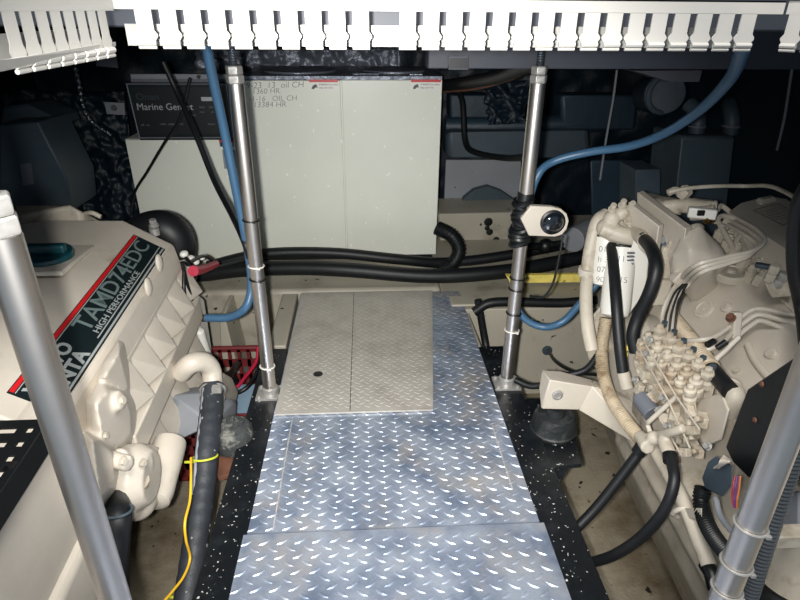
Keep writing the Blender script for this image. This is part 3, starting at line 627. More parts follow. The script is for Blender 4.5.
# raw water hose alongside
hp_=[P(213,386,x=-.47),P(211,412,x=-.462),P(207,450,x=-.455),P(203,490,x=-.452),P(196,540,x=-.45),P(186,610,x=-.45)]
wh=obj('water_hose',B().tube(hp_,.033,n=24,corr=.035,pitch=.035),'hose'); tag(wh,'thick dusty black water hose with a pale stripe running down beside the left engine','hose')
off=V((-.018,-.0265,.009)); obj('pale_stripe',B().tube([p+off for p in hp_[:4]],.0065),'palegrey',wh)
b=B().torus(P(213,390,x=-.47),(hp_[1]-hp_[0]),.034,.0055); b.torus(P(212,398,x=-.47),(hp_[1]-hp_[0]),.034,.0045); b.box(P(217,389,x=-.44),(.026,.018,.018)); obj('hose_clamp',b,'zinc',wh)
for px,py in ((205,457),(190,590)):
    q=P(px,py,x=-.453); bb=B().torus(q,(.05,-.35,-.8),.0325,.0028); bb.box(q+V((-.035,-.018,0)),(.03,.005,.004)); obj('cable_tie',bb,'tie',wh)
run('yellow_wire',[P(191,458,x=-.455),P(191,478,x=-.435),P(190,500,x=-.425),P(185,522,x=-.42),P(186,540,x=-.42),P(190,558,x=-.42),P(184,576,x=-.42),P(172,592,x=-.43),P(160,606,x=-.44)],.0030,'yelw','thin yellow wire snaking down the thick dusty water hose','wire')

# ================================================================ RIGHT ENGINE
RE=thing('marine_engine',(1.05,1.3,ZF),'large cream marine engine on the right with exposed fuel lines','engine','marine engines')
b=B().extr([(.90,.30),(.86,.18),(.80,.10),(.79,-.12),(.86,-.30),(1.30,-.30),(1.34,.30)],.60,1.62)
b.hull([e(.78,1.45,.18),e(.78,1.66,.16),e(.80,1.45,-.10),e(.80,1.68,-.10),e(1.1,1.45,.2),e(1.1,1.68,.2),e(1.1,1.68,-.1)])
for k in range(5): b.lathe(e(.80,.85+k*.15,-.0),(-1,0,0),[(.045,-.02),(.04,.014)],20)
b.extr([(.80,.10),(.77,.09),(.77,.05),(.80,.04)],.7,1.6)
obj('crankcase',b,'ivory2',RE,remesh=.008,smooth=4)
# aftercooler / intake manifold with sloping face
pr=[(.885,.275),(.880,.300),(.995,.452),(1.03,.462),(1.10,.465),(1.34,.45),(1.34,.26)]
m1=B(); A=[m1.bm.verts.new(e(x,.50,z)) for x,z in pr]; A2=[m1.bm.verts.new(e(x,1.46,z)) for x,z in pr]; 
A3=[m1.bm.verts.new(e(x,1.53,z)) for x,z in [(.93,.275),(.93,.295),(1.02,.41),(1.04,.425),(1.10,.43),(1.34,.40),(1.34,.26)]]
m1.bm.faces.new(A); m1.bm.faces.new(A3[::-1])
for p_,q_ in((A,A2),(A2,A3)):
    for i in range(7): m1.bm.faces.new([p_[i],q_[i],q_[(i+1)%7],p_[(i+1)%7]])
man=obj('aftercooler',m1,'ivory',RE,bevel=.012,seg=3)
g0=e(.880,1.3,.300); g1=e(.995,1.3,.452); GU=(g1-g0).normalized(); GN=YD.cross(GU); GN=GN if GN.z>0 else -GN
def SF(px,py,h=0): return PL(px,py,g0,GN)+GN*h
def boss(nm,pts,prof,m='ivory'):
    for px,py in pts: obj(nm,B().lathe(SF(px,py),GN,prof,28),m,man,bevel=.0015)
boss('round_boss',[(704,309)],[(.030,-.004),(.029,.005),(.020,.006),(.019,.003),(.004,.003),(.004,.005)])
boss('round_boss',[(727,308),(772,354),(693,276)],[(.016,-.004),(.014,.008),(.008,.009)])
parts('bolt',[B().bolt(SF(px,py),GN,.008,.008) for px,py in ((737,371),(773,356),(726,308))],'ivory2',man)
b=B().extr([(.905,.335),(.900,.345),(.925,.372),(.932,.365)],.6,.62)
b=B(); q0=SF(745,340,-.004); b.tube([SF(748,345,0),SF(756,362,0),SF(775,385,0)],.010); obj('cast_rib',b,'ivory',man)
cpt=PT(731,273,.462)
b=B().lathe(cpt,(-.1,-TL,1),[(.048,-.012),(.048,.004),(.044,.009),(.030,.009),(.028,.005),(.012,.005),(.012,.012),(.004,.014)],32); obj('filler_cap',b,'ivory2',man,bevel=.001)
b=B().extr([(1.04,.463),(1.045,.472),(1.07,.472),(1.075,.463)],.5,1.25); obj('top_rib',b,'ivory',man,bevel=.002)
# flange pair and inlet bell
def scr(pts,y): return [P(a,c,y=y) for a,c in pts]
obj('inlet_flange',B().prism([P(643,190,y=1.62),P(692,226,y=1.40),P(688,258,y=1.40),P(643,224,y=1.62)],V((-.028,-.022,0))),'ivory',RE,bevel=.003)
obj('inlet_flange',B().prism([P(633,200,y=1.56),P(664,224,y=1.43),P(658,262,y=1.43),P(636,238,y=1.56)],V((-.022,-.018,0))),'ivory',RE,bevel=.003)
b=B()
c0=P(668,246,y=1.50); c1=P(690,243,y=1.42)
b.tube([P(662,240,y=1.56),P(676,242,y=1.50),P(694,256,y=1.42),P(700,272,y=1.38)],lambda t:.050+.025*t,n=24)
b.hull([P(*a,y=1.40) for a in((680,234),(700,222),(712,236),(716,262),(700,274),(672,274),(670,256))]+[P(*a,y=1.34) for a in((690,250),(712,256),(714,272),(692,278))]+[e(.97,1.46,.30),e(1.05,1.48,.32)])
b.ball(P(660,232,y=1.58),.055,(1,.8,.6))
obj('inlet_bell',b,'ivory',RE,remesh=.006,smooth=12)
obj('bell_ring',B().torus(P(684,240,y=1.46),(P(700,262,y=1.40)-P(676,236,y=1.48)),.052,.009),'ivory2',RE)
b=B().hull([P(656,200,y=1.62)+V(v) for v in ((0,0,-.03),(.09,0,-.05),(.09,.1,-.05),(0,.1,-.03),(0,0,.0),(.09,0,-.02),(.09,.1,-.02),(0,.1,.0))]); b.lathe(P(668,204,y=1.62),(0,0,1),[(.045,-.02),(.045,.008),(.03,.014),(.012,.015)],24)
b.tube([P(664,206,y=1.60),P(680,205,y=1.58),P(712,207,y=1.50)],.018); b.tube([P(690,214,y=1.50),P(715,212,y=1.46)],.02)
for k in range(6): b.lathe(P(684+k*5.5,205+k*.6,y=1.57-k*.012),(1,-.4,-.2),[(.024,0),(.024,.008)],12)
obj('top_housing',b,'ivory2',RE,remesh=.004,smooth=2)
b=B().nut(P(681,196,y=1.55),(.2,-.5,.8),.018,.03); b.tube([P(681,195,y=1.55),P(676,190,y=1.55),P(668,193,y=1.55)],.010); obj('banjo_fitting',b,'ivory2',RE)
b=B().box(P(702,213,y=1.45),(.07,.025,.028),Matrix.Rotation(-.4,3,'Z')); obj('sensor_block',b,'whitep',RE,bevel=.004)
b=B().box(P(701,213,y=1.431),(.018,.006,.014)); obj('sensor_socket',b,'black',RE)
parts('brass_plug',[B().nut(P(q_,222,y=1.44),(.1,-.6,.6),.007,.014) for q_ in (705,710)],'brass',RE)
# filter head
b=B().hull([P(*a,y=1.58) for a in((598,226),(606,216),(628,212),(642,222),(646,240),(634,246),(610,244))]+[P(*a,y=1.68) for a in((604,212),(630,205),(636,228),(610,236))])
for px,py,r_ in ((612,218,.024),(622,213,.022),(632,218,.026),(606,228,.028),(638,234,.026)): b.ball(P(px,py,y=1.56),r_)
b.tube([P(602,228,y=1.56),P(625,236,y=1.53),P(643,238,y=1.53)],.026)
b.lathe(P(611,236,y=1.56),(0,0,-1),[(.022,0),(.022,.04)],16); b.lathe(P(642,236,y=1.53),(0,0,-1),[(.022,0),(.022,.05)],16)
fh=obj('filter_head',b,'ivory2',RE,remesh=.004,smooth=1)
parts('bolt',[B().bolt(P(px,py,y=1.545),(-.1,-.5,.8),.009,.02) for px,py in ((612,210),(622,206),(631,208),(628,222),(636,216),(642,226))],'ivory2',fh)
# hanging filters with pen notes
def canister(px0,py0,px1,py1,y0,y1,r,notes,label=None):
    a=P(px0,py0,y=y0); c=P(px1,py1,y=y1); ax=(c-a).normalized(); Lq=(c-a).length
    o=obj('fuel_filter',B().lathe(a,ax,[(r*.7,0),(r,.006),(r,Lq-.03),(r*.9,Lq-.008),(r*.4,Lq)],32),'whitep',RE)
    obj('filter_seal',B().torus(a+ax*.004,ax,r*.96,.004),'black',o)
    v=(V((0,0,H))-a); v=(v-ax*v.dot(ax)).normalized(); s=ax.cross(v).normalized()
    for i,n_ in enumerate(notes): text('pen_note',n_,.024,a+ax*(.05+i*.03)+v*(r+.0004)-s*(-.022),-s,-ax,'ink',o,off=-.0003)
    return o
canister(608,234,603,286,1.58,1.54,.036,('0112','h 3','07','903'))
canister(622,246,614,318,1.55,1.46,.043,('111','4','8015','6 in'))
b=B().hull([P(*a,y=1.50) for a in((634,240),(650,246),(646,290),(628,316),(620,306),(626,262))]+[P(*a,y=1.60) for a in((634,240),(650,246),(646,290),(628,316),(620,306),(626,262))])
cb=obj('cooler_core',b,'whitep',RE,bevel=.003)
b=B()
for k in range(17):
    t_=k/16; p0=P(629-t_*6,252+t_*56,y=1.495); p1=P(633-t_*6,254+t_*56,y=1.495); b.box((p0+p1)/2,(.02,.008,.004))
obj('core_fins',b,'midgrey',cb)
b=B().box(P(663,268,y=1.46),(.06,.05,.09)); b.box(P(658,290,y=1.44),(.05,.05,.08)); b.box(P(668,250,y=1.46),(.05,.04,.03)); obj('bracket_block',b,'ivory2',RE,bevel=.006)
b=B().lathe(P(652,246,y=1.47),(1,0,0),[(.02,0),(.024,.01),(.018,.02),(.024,.03),(.018,.04),(.024,.05),(.016,.06)],16); obj('spring_valve',b,'darkgrey',RE)
b=B().lathe(P(655,236,y=1.50),(.3,-.5,.8),[(.04,0),(.042,.02),(.03,.03)]); obj('grey_cap',b,'palegrey',RE)
# cream riser pipe at the left
b=B().tube([P(606,214,y=1.62),P(597,222,y=1.60),P(591,245,y=1.58),P(587,272,y=1.56),P(586,305,y=1.50),P(588,330,y=1.45),P(592,350,y=1.42)],.019,n=16)
pp=obj('riser_pipe',b,'ivory2',RE)
obj('pipe_collar',B().lathe(P(587,268,y=1.56),(0,.15,-1),[(.023,0),(.025,.004),(.023,.024)]),'ivory',pp)
b=B().hull([P(*a,y=1.52) for a in((590,318),(606,300),(612,345),(600,372),(588,360),(584,340))]+[P(*a,y=1.62) for a in((590,318),(606,300),(612,345),(600,372))]); obj('rear_casting',b,'ivory2',RE,bevel=.008)
# front gear case dome below filters
b=B().lathe(P(624,365,x=.80)+V((0.02,0,0)),(-1,0,.05),[(.16,-.1),(.165,0),(.14,.04),(.06,.06),(0,.062)],40)
dm=obj('gear_case',b,'ivory',RE,bevel=.003)
b=B().prism([P(623.5,344,x=.735),P(627,346,x=.735),P(627,357,x=.735),P(623,355,x=.735)],(.003,0,0)); obj('caution_label',b,'yellow',dm)
# black hoses on the engine face
o=obj('fuel_hose',B().tube([P(610,236,x=.72),P(613,262,x=.70),P(616,300,x=.68),P(619,340,x=.68),P(623,374,x=.69)],.0155,n=14),'rubber',RE); obj('hose_ferrule',B().cyl(P(609,230,x=.73),P(611,242,x=.72),.019),'ivory2',o); obj('hose_ferrule',B().cyl(P(623,372,x=.69),P(627,388,x=.70),.017),'ivory2',o)
o=obj('fuel_hose',B().tube([P(643,238,x=.76),P(652,250,x=.75),P(656,268,x=.74),P(650,292,x=.73),P(639,315,x=.72),P(633,335,x=.71),P(636,352,x=.72)],.0175,n=14),'rubber',RE); obj('hose_ferrule',B().cyl(P(637,232,x=.77),P(645,241,x=.76),.021),'ivory2',o)
obj('corrugated_sleeve',B().tube([P(606,318,x=.70),P(602,345,x=.69),P(603,372,x=.68),P(611,398,x=.68),P(625,420,x=.68),P(641,440,x=.69)],.0185,corr=.12,pitch=.007,n=16),'tanconduit',RE)
obj('corrugated_sleeve',B().tube([P(668,312,x=.83),P(682,330,x=.81),P(698,350,x=.79),P(711,368,x=.775)],.020,corr=.12,pitch=.008,n=18),'tanconduit',RE)
o=obj('coolant_pipe',B().tube([P(706,362,x=.78),P(716,375,x=.775),P(730,391,x=.77)],.019,n=18),'rubber',RE)
b=B().tube([P(728,388,x=.79),P(734,393,x=.785),P(734,400,x=.785),P(729,412,x=.79)],.021); b.torus(P(729,389,x=.785),P(735,394,x=.785)-P(716,374,x=.81),.022,.004); obj('pipe_elbow',b,'ivory2',o)
b=B().tube([P(640,372,x=.74),P(637,360,x=.74),P(642,350,x=.74)],.010); b.tube([P(643,356,x=.74),P(660,375,x=.74),P(682,398,x=.73),P(692,440,x=.72)],.006); obj('thin_pipe',b,'ivory2',RE)
# injection pump
b=B().hull([P(*a,x=.76) for a in((642,338),(656,330),(716,382),(712,398),(690,404),(650,372))]+[P(*a,x=.86) for a in((642,338),(656,330),(716,382),(690,404))])
b.hull([P(*a,x=.73) for a in((640,360),(655,358),(696,402),(700,440),(680,440),(650,400))]+[P(*a,x=.82) for a in((640,360),(655,358),(696,402),(700,440),(680,440))])
ip=obj('injection_pump',b,'grime',RE,remesh=.005,smooth=3)
for k in range(6):
    t_=k/5; px=660+t_*48; py=332+t_*44
    for (dx,dy,xx,r_) in ((0,0,.755,.015),(-12,8,.735,.0135),(-18,17,.72,.012)):
        p=P(px+dx,py+dy,x=xx)
        obj('delivery_valve',B().lathe(p,(-.25,-.15,1),[(r_*1.3,-.03),(r_*1.3,-.012),(r_*.8,-.010),(r_*.8,-.002),(r_*1.15,.0),(r_*1.15,.012),(r_*.7,.014),(r_*.6,.024),(r_*.3,.026)],6 if dx==0 else 12),'grime',ip,bevel=.001)
for k in range(6):
    t_=k/5; p=P(664+t_*48,326+t_*44,x=.765); obj('union_nut',B().nut(p,(-.1,-.1,1),.008,.014),'darkgrey',ip)
random.seed(11)
for px,py,s in ((645,345,.022),(641,358,.020),(643,372,.022),(655,388,.020),(660,392,.022),(652,398,.018),(668,402,.022),(674,412,.022),(664,416,.022),(655,408,.020),(682,424,.022),(676,436,.020),(690,440,.020),(698,452,.018),(684,452,.018),(672,428,.022),(648,382,.018),(690,412,.016),(702,420,.022),(662,380,.018),(672,390,.018),(682,400,.018),(692,430,.018),(640,386,.016),(666,446,.018),(676,452,.016)):
    b=B().box(P(px,py,x=.725+random.uniform(-.01,.02)),(s,s*1.7,s*1.1),Matrix.Rotation(random.uniform(-.7,.7),3,'X')@Matrix.Rotation(random.uniform(-.5,.5),3,'Z'))
    b.lathe(P(px,py,x=.725)+V((-.002,0,0)),(-1,-.3,.5),[(s*.35,0),(s*.35,s*.75),(s*.2,s*.8)],6)
    obj('linkage_block',b,'grime',RE,bevel=.0015)
for (x0,y0,x1,y1) in ((640,350,668,400),(646,345,676,396),(668,400,690,448),(655,410,682,456),(676,396,700,430),(650,372,664,352)):
    obj('control_rod',B().tube([P(x0,y0,x=.705),P(x1,y1,x=.70)],.0024,8,curve=False),'ivory2',RE)
parts('bolt',[B().bolt(P(px,py,x=.708),(-1,-.4,.5),.007,.010) for px,py in ((648,354),(636,380),(660,410),(672,440),(708,446),(668,426),(650,340),(664,398))],'zinc',RE)
b=B().cyl(P(641,398,x=.70),P(653,414,x=.71),.024); b.cyl(P(640.5,397,x=.70),P(641,398,x=.70),.02); so=obj('stop_solenoid',b,'midgrey',RE,bevel=.002)
obj('solenoid_bracket',B().hull([P(*a,x=.73) for a in((633,392),(642,404),(640,425),(632,412))]+[P(*a,x=.745) for a in((633,392),(642,404),(640,425),(632,412))]),'ivory2',RE)
b=B().hull([P(*a,x=.76) for a in((698,400),(722,392),(730,410),(722,440),(704,448),(690,424))]+[P(*a,x=.88) for a in((698,400),(722,392),(730,410),(722,440),(704,448),(690,424))])
obj('lower_casting',b,'ivory',RE,bevel=.008,seg=3)
b=B().tube([P(640,438,x=.68),P(655,436,x=.69),P(672,432,x=.69),P(684,428,x=.70)],.011); b.cyl(P(640,436,x=.68),P(648,448,x=.67),.017); b.cyl(P(664,440,x=.69),P(670,456,x=.68),.016)
b.ball(P(654,438,x=.685),.018); obj('fuel_manifold',b,'ivory2',RE,remesh=.004,smooth=2)
parts('hose_ferrule',[B().cyl(P(644,444,x=.675),P(638,453,x=.665),.017),B().cyl(P(670,454,x=.68),P(671,462,x=.675),.017)],'black',RE)
# injector lines
def lines(nm,paths,r=.0058):
    for p_ in paths: obj(nm,B().tube(p_,r,n=8),'ivory',RE)
paths=[]
for k in range(3):
    o_=V((0.0,.0,0)); d=k*5
    paths.append([P(666+d*.8,334+d*.9,x=.77),P(662+d,318+d*.3,x=.78),P(668+d*.8,298,x=.80),P(680+d,280+d*.3,x=.84),P(696+d*.6,265+d*.7,y=1.25),P(726,257+d*.7,y=1.25),P(752-d*.4,251+d*.5,y=1.26),P(764-d*.8,241+d*.4,y=1.30),P(757-d*1.2,230+d*.5,y=1.36),P(738-d,219+d*.6,y=1.46)])
lines('injector_line',paths)
paths=[]
for k in range(3):
    d=k*5
    paths.append([P(676+d*1.6,341+d*1.6,x=.765),P(700+d,340+d*2.0,x=.79),P(716+d,336+d*1.5,x=.83),P(734+d*.3,323+d*1.4,x=.89),P(750+d*.3,311+d*1.3,x=.93),P(762,309+d*1.2,x=.95),P(785,313+d*1.6,x=1.0),P(815,318+d*2,x=1.06)])
lines('injector_line',paths)
obj('line_clamp',B().box(P(680,279,x=.84),(.045,.03,.035),Matrix.Rotation(.6,3,'Y')),'ivory',RE,bevel=.004)
b=B().box(P(735,326,x=.885),(.02,.022,.07),Matrix.Rotation(-.3,3,'X')); o=obj('line_clamp',b,'ivory',RE,bevel=.003); obj('bolt',B().bolt(P(731,318,x=.87),(-.7,-.3,.6),.009,.010),'rust',o)
for k in range(3): obj('dark_wire',B().tube([P(664+k*5,330+k*3,x=.76),P(667+k*5,312,x=.775),P(674+k*4,294,x=.80),P(683+k*2,284,x=.83)],.0028,6),'rubber',RE)
obj('long_fuel_line',B().tube([P(650,432,x=.69),P(648,424,x=.69),P(653,418,x=.69),P(690,384,x=.74),P(739,337,x=.85)],.006),'ivory',RE)
for k in range(2): obj('tape_mark',B().cyl(P(707+k*10,345+k*3,x=.79),P(714+k*12,341+k*1,x=.81),.0075),'black',RE)
# cluster over the valve gear: return lines, injectors
paths=[[P(716,212,y=1.60),P(722,206,y=1.62),P(738,220,y=1.58),P(752,232,y=1.52),P(775,250,y=1.42),P(785,262,y=1.36),P(788,272,y=1.34)],
 [P(715,222,y=1.54),P(722,216,y=1.56),P(735,220,y=1.55),P(745,240,y=1.48),P(750,250,y=1.44)],
 [P(735,244,y=1.46),P(740,236,y=1.48),P(752,235,y=1.48),P(760,248,y=1.42)],
 [P(716,218,y=1.56),P(724,232,y=1.50),P(733,248,y=1.44)],
 [P(756,258,y=1.40),P(768,262,y=1.38),P(778,272,y=1.34),P(782,280,y=1.3)]]
for p_ in paths: obj('return_line',B().tube(p_,.0075,n=8),'ivory',RE)
b=B().hull([e(1.13,1.10,.44),e(1.34,1.10,.44),e(1.34,1.62,.42),e(1.04,1.62,.42),e(1.14,1.12,.472),e(1.32,1.12,.472),e(1.32,1.60,.45),e(1.06,1.60,.45),e(1.06,1.5,.3),e(1.3,1.5,.3)])
cg=obj('cylinder_head',b,'ivory2',RE,bevel=.008)
random.seed(5)
for px,py,y_ in ((722,228,1.52),(730,238,1.48),(738,246,1.46),(744,234,1.50),(752,242,1.47),(748,254,1.42),(758,262,1.38),(766,258,1.40),(735,228,1.53),(727,220,1.56),(764,272,1.33),(752,268,1.36)):
    p=P(px,py,y=y_); obj('injector_cap',B().lathe(p,(random.uniform(-.2,.2),-.1,1),[(.017,-.04),(.017,-.01),(.011,-.008),(.011,.004),(.007,.006),(.007,.012)],6),'ivory2',cg,bevel=.001)
for px,py in ((771,276),(780,283),(790,280),(775,290),(788,292),(767,284)): obj('union_nut',B().nut(P(px+1,py-3,y=1.22),(0,-.2,1),.012,.022),'zinc' if px in(780,775) else 'ivory2',cg,bevel=.001)
b=B().hull([P(764,282,y=1.22),P(794,280,y=1.22),P(796,296,y=1.2),P(772,298,y=1.2),P(767,290,y=1.26),P(796,286,y=1.28)]); obj('pipe_union',b,'grime',cg,bevel=.003)
b=B().box(P(763,266,y=1.30),(.035,.02,.012),Matrix.Rotation(-.6,3,'Z')); obj('rubber_grommet',b,'darkgrey',cg,bevel=.003)
# valve cover with its data label
ft=[P(*a,y=yy) for a,yy in (((729,209),1.62),((760,196),1.74),((790,201),1.72),((806,214),1.60),((806,262),1.22),((778,238),1.40))]
zt_=[]
top=[(729,212),(741,203),(768,196),(786,199),(800,208),(815,222),(815,268),(795,252),(775,242)]
T=[PT(a,c,.565) for a,c in top]
b=B().hull(T+[p+V((.0 if i<8 else 0,0,-.12)) +V((-.02,-.02,0)) if i in(0,8,7) else p+V((0,0,-.12)) for i,p in enumerate(T)])
vc=obj('valve_cover',b,'ivory',RE,bevel=.010,seg=3)
def VT(px,py,h=0): return PT(px,py,.565)+V((0,0,h))
b=B().prism([VT(753,211,.0005),VT(778,204,.0005),VT(800,216,.0005),VT(800,222,.0005),VT(783,226,.0005)],(0,0,.001)); dl_=obj('data_label',b,'ivory2',vc)
b=B()
qs=[VT(753,211,.002),VT(778,204,.002),VT(801,217,.002),VT(783,226,.002)]
for i in range(4): b.tube([qs[i],qs[(i+1)%4]],.0012,6,curve=False)
for k in range(5):
    a=VT(765+k*2,212+k*2.2,.002); c=VT(775+k*3.2,209+k*2.3,.002); b.tube([a,c],.0009,6,curve=False)
obj('label_print',b,'ink',dl_)
b=B().hull([VT(754,201.5),VT(772,197.5),VT(778,200.5),VT(760,205),VT(757,201.5,.012),VT(770,199,.012),VT(774,200.5,.012),VT(762,203.5,.012)]); obj('lifting_eye',b,'ivory2',vc,bevel=.003)
b=B().box(PT(786,238,.50)+V((-.012,-.012,0)),(.04,.02,.018),Matrix.Rotation(-.7,3,'Z')); obj('cover_clip',b,'black',vc,bevel=.003)
# control box, connector, looms
pts=[P(*a,x=.745) for a in ((809,350),(791,359),(747,389),(737,415),(725,447),(732,462),(748,478),(809,480))]
b=B().prism(pts,(.06,0,0)); cb_=obj('control_box',b,'black',RE,bevel=.004)
parts('bolt',[B().lathe(P(*a,x=.744),(-1,0,0),[(.006,0),(.004,.003)]) for a in ((762,384),(755,420))],'rust',cb_)
b=B().hull([P(*a,x=.70) for a in((708,462),(716,456),(733,466),(731,486),(722,497),(705,488),(702,478))]+[P(*a,x=.75) for a in((708,462),(716,456),(733,466),(731,486),(722,497),(705,488),(702,478))])
cn=obj('plug_connector',b,'darkgrey',RE,bevel=.003)
b=B(); random.seed(2)
for k in range(6): b.tube([P(716+random.uniform(-2,3),468,x=.695),P(720+k*1.5,462,x=.685),P(724+k*1.5,456+k,x=.70)],.0022,6)
obj('pale_wires',b,'ivory',cn)
for m_,dx in (('purple',0),('orange',3.5),('redboot',-2),('purple',2)):
    obj('coloured_wire',B().tube([P(737+dx,476,x=.72),P(735+dx*1.2,488,x=.71),P(734+dx,498,x=.70),P(735+dx*.5,508,x=.70)],.0016,6),m_,cn)
obj('wire_loom',B().tube([P(703,488,x=.715),P(701,502,x=.71),P(706,522,x=.70),P(716,540,x=.69),P(730,556,x=.68),P(748,568,x=.68)],.0175,corr=.13,pitch=.007,n=18),'black',RE)
obj('wire_loom',B().tube([P(716,498,x=.71),P(720,515,x=.70),P(732,532,x=.69)],.006),'palegrey',RE)
# pan, lower rail, front drain pipe
b=B().extr([(.80,.06),(.775,.03),(.765,-.10),(.80,-.20),(.84,-.30),(1.25,-.30),(1.25,.05)],.45,1.40)
b.extr([(.79,.0),(.755,-.01),(.755,-.03),(.79,-.04)],.45,1.42); 
pan=obj('oil_pan',b,'ivory2',RE,remesh=.008,smooth=4)

text('cast_mark','470',.075,e(.768,1.12,-.10),(.02,-1,-TL),(.25,0,1),'ivory',pan,ext=.002)
o=obj('drain_pipe',B().tube([P(655,450,x=.70),P(672,480,x=.70),P(686,508,x=.70),P(698,538,x=.70),P(709,566,x=.70)],.016,n=18),'ivory2',RE)
b=B().hull([P(*a,x=.69) for a in((676,508),(684,508),(702,508),(702,518),(680,519))]+[P(*a,x=.76) for a in((676,508),(702,508),(702,518),(680,519))]); b.torus(P(684,512,x=.70),P(698,538,x=.70)-P(686,508,x=.70),.024,.006); obj('pipe_bracket',b,'ivory',o,bevel=.003)
obj('pipe_end',B().tube([P(706,564,x=.70),P(712,574,x=.70),P(716,590,x=.70)],.0165),'black',o)
# mount bracket and rubber mount
yf=1.335
b=B().hull([P(550,380,y=yf),P(541,409,y=yf),P(579,410,y=yf),P(600,388,y=yf),P(542,370,y=yf+.07),P(560,371,y=yf+.07),P(600,382,y=yf+.07),P(539,388,y=yf+.05),P(575,402,y=yf+.07)])
b.hull([P(579,410,y=yf),P(592,386,y=yf),P(592,380,y=yf+.06),P(606,424,x=.69),P(650,452,x=.79),P(636,402,x=.79),P(650,440,x=.80)]+[p+V((0,.04,-.01)) for p in (P(579,408,y=yf),P(636,402,x=.79),P(650,446,x=.79))])
mb=obj('mount_bracket',b,'ivory',RE,bevel=.003)
obj('bracket_hole',B().lathe(P(557.5,395,y=1.333),(0,-1,0),[(.016,-.002),(.016,.002),(.011,.004),(.010,.001)]),'zinc',mb)
mm=P(556,438,z=-.02)
b=B().lathe((mm.x,mm.y+.035,-.019),(0,0,1),[(.066,0),(.070,.010),(.066,.014),(.062,.05),(.056,.064),(.050,.066),(.046,.060),(.030,.064),(.028,.085)],28); obj('rubber_mount',b,'cup',RE)
obj('engine_leg',B().span((1.28,.8,ZF+.001),(1.33,.86,-.2)),'ivory2',RE); obj('engine_leg',B().span((1.28,1.5,ZF+.001),(1.33,1.56,-.2)),'ivory2',RE)
b=B().hull([P(*a,x=.80) for a in((768,500),(800,490),(800,540),(785,530),(772,522))]+[P(*a,x=.90) for a in((768,500),(800,490),(800,540),(772,522))]); obj('pulley_cover',b,'palegrey',RE,bevel=.006)
obj('cross_bar',B().box(P(790,536,x=.74),(.10,.03,.03)),'ivory2',RE,bevel=.003)

# ================================================================ DARK BACKGROUND THINGS
def simple(nm,b,m,label,cat,group=None,**k): o=obj(nm,b,m,**k); return tag(o,label,cat,group)
def quadbox(pts,y,dep): return B().hull([P(a,c,y=y) for a,c in pts]+[P(a,c,y=y)+V((0,dep,0)) for a,c in pts])
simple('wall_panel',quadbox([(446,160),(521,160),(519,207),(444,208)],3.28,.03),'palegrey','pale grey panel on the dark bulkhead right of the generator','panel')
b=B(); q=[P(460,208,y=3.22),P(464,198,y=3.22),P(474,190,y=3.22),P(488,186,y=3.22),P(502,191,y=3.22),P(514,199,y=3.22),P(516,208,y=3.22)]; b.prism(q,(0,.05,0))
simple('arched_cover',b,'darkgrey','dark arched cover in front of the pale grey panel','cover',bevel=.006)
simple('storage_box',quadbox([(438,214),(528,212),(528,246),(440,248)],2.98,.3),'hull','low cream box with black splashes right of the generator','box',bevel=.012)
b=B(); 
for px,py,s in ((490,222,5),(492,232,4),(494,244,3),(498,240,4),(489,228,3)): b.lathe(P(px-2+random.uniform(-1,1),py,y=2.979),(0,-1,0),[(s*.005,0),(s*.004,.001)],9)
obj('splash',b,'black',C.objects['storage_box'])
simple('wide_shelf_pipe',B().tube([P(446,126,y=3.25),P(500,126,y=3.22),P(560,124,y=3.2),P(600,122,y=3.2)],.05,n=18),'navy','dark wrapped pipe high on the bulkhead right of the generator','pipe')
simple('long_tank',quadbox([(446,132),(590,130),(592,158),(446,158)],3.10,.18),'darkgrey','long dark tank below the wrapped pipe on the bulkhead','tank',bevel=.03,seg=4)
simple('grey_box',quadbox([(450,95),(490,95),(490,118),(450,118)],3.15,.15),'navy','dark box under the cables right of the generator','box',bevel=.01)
t=thing('junction_box',P(459,69,y=1.635),'small dark junction box on the deck beam right of the generator','junction box')
obj('box_body',quadbox([(449,57),(468,57),(468,69),(449,69)],1.615,.024),'black',t,bevel=.001)
obj('box_frame',B().tube([P(449,57,y=1.613),P(468,57,y=1.613),P(468,69,y=1.613),P(449,69,y=1.613),P(449,57,y=1.613)],.002,6,curve=False),'midgrey',t)
simple('cable_bundle',B().tube([P(438,86,y=2.9),P(470,82,y=2.6),P(500,76,y=2.3),P(526,66,y=2.0),P(560,58,y=1.8),P(640,50,y=1.76)],.026),'rubber','thick dark cable bundle under the duct near the far right post','cable')
simple('cable_bundle',B().tube([P(440,92,y=2.92),P(475,89,y=2.62),P(508,80,y=2.3),P(526,72,y=2.05)],.006),'rust','thin reddish cable under the thick dark bundle','cable')
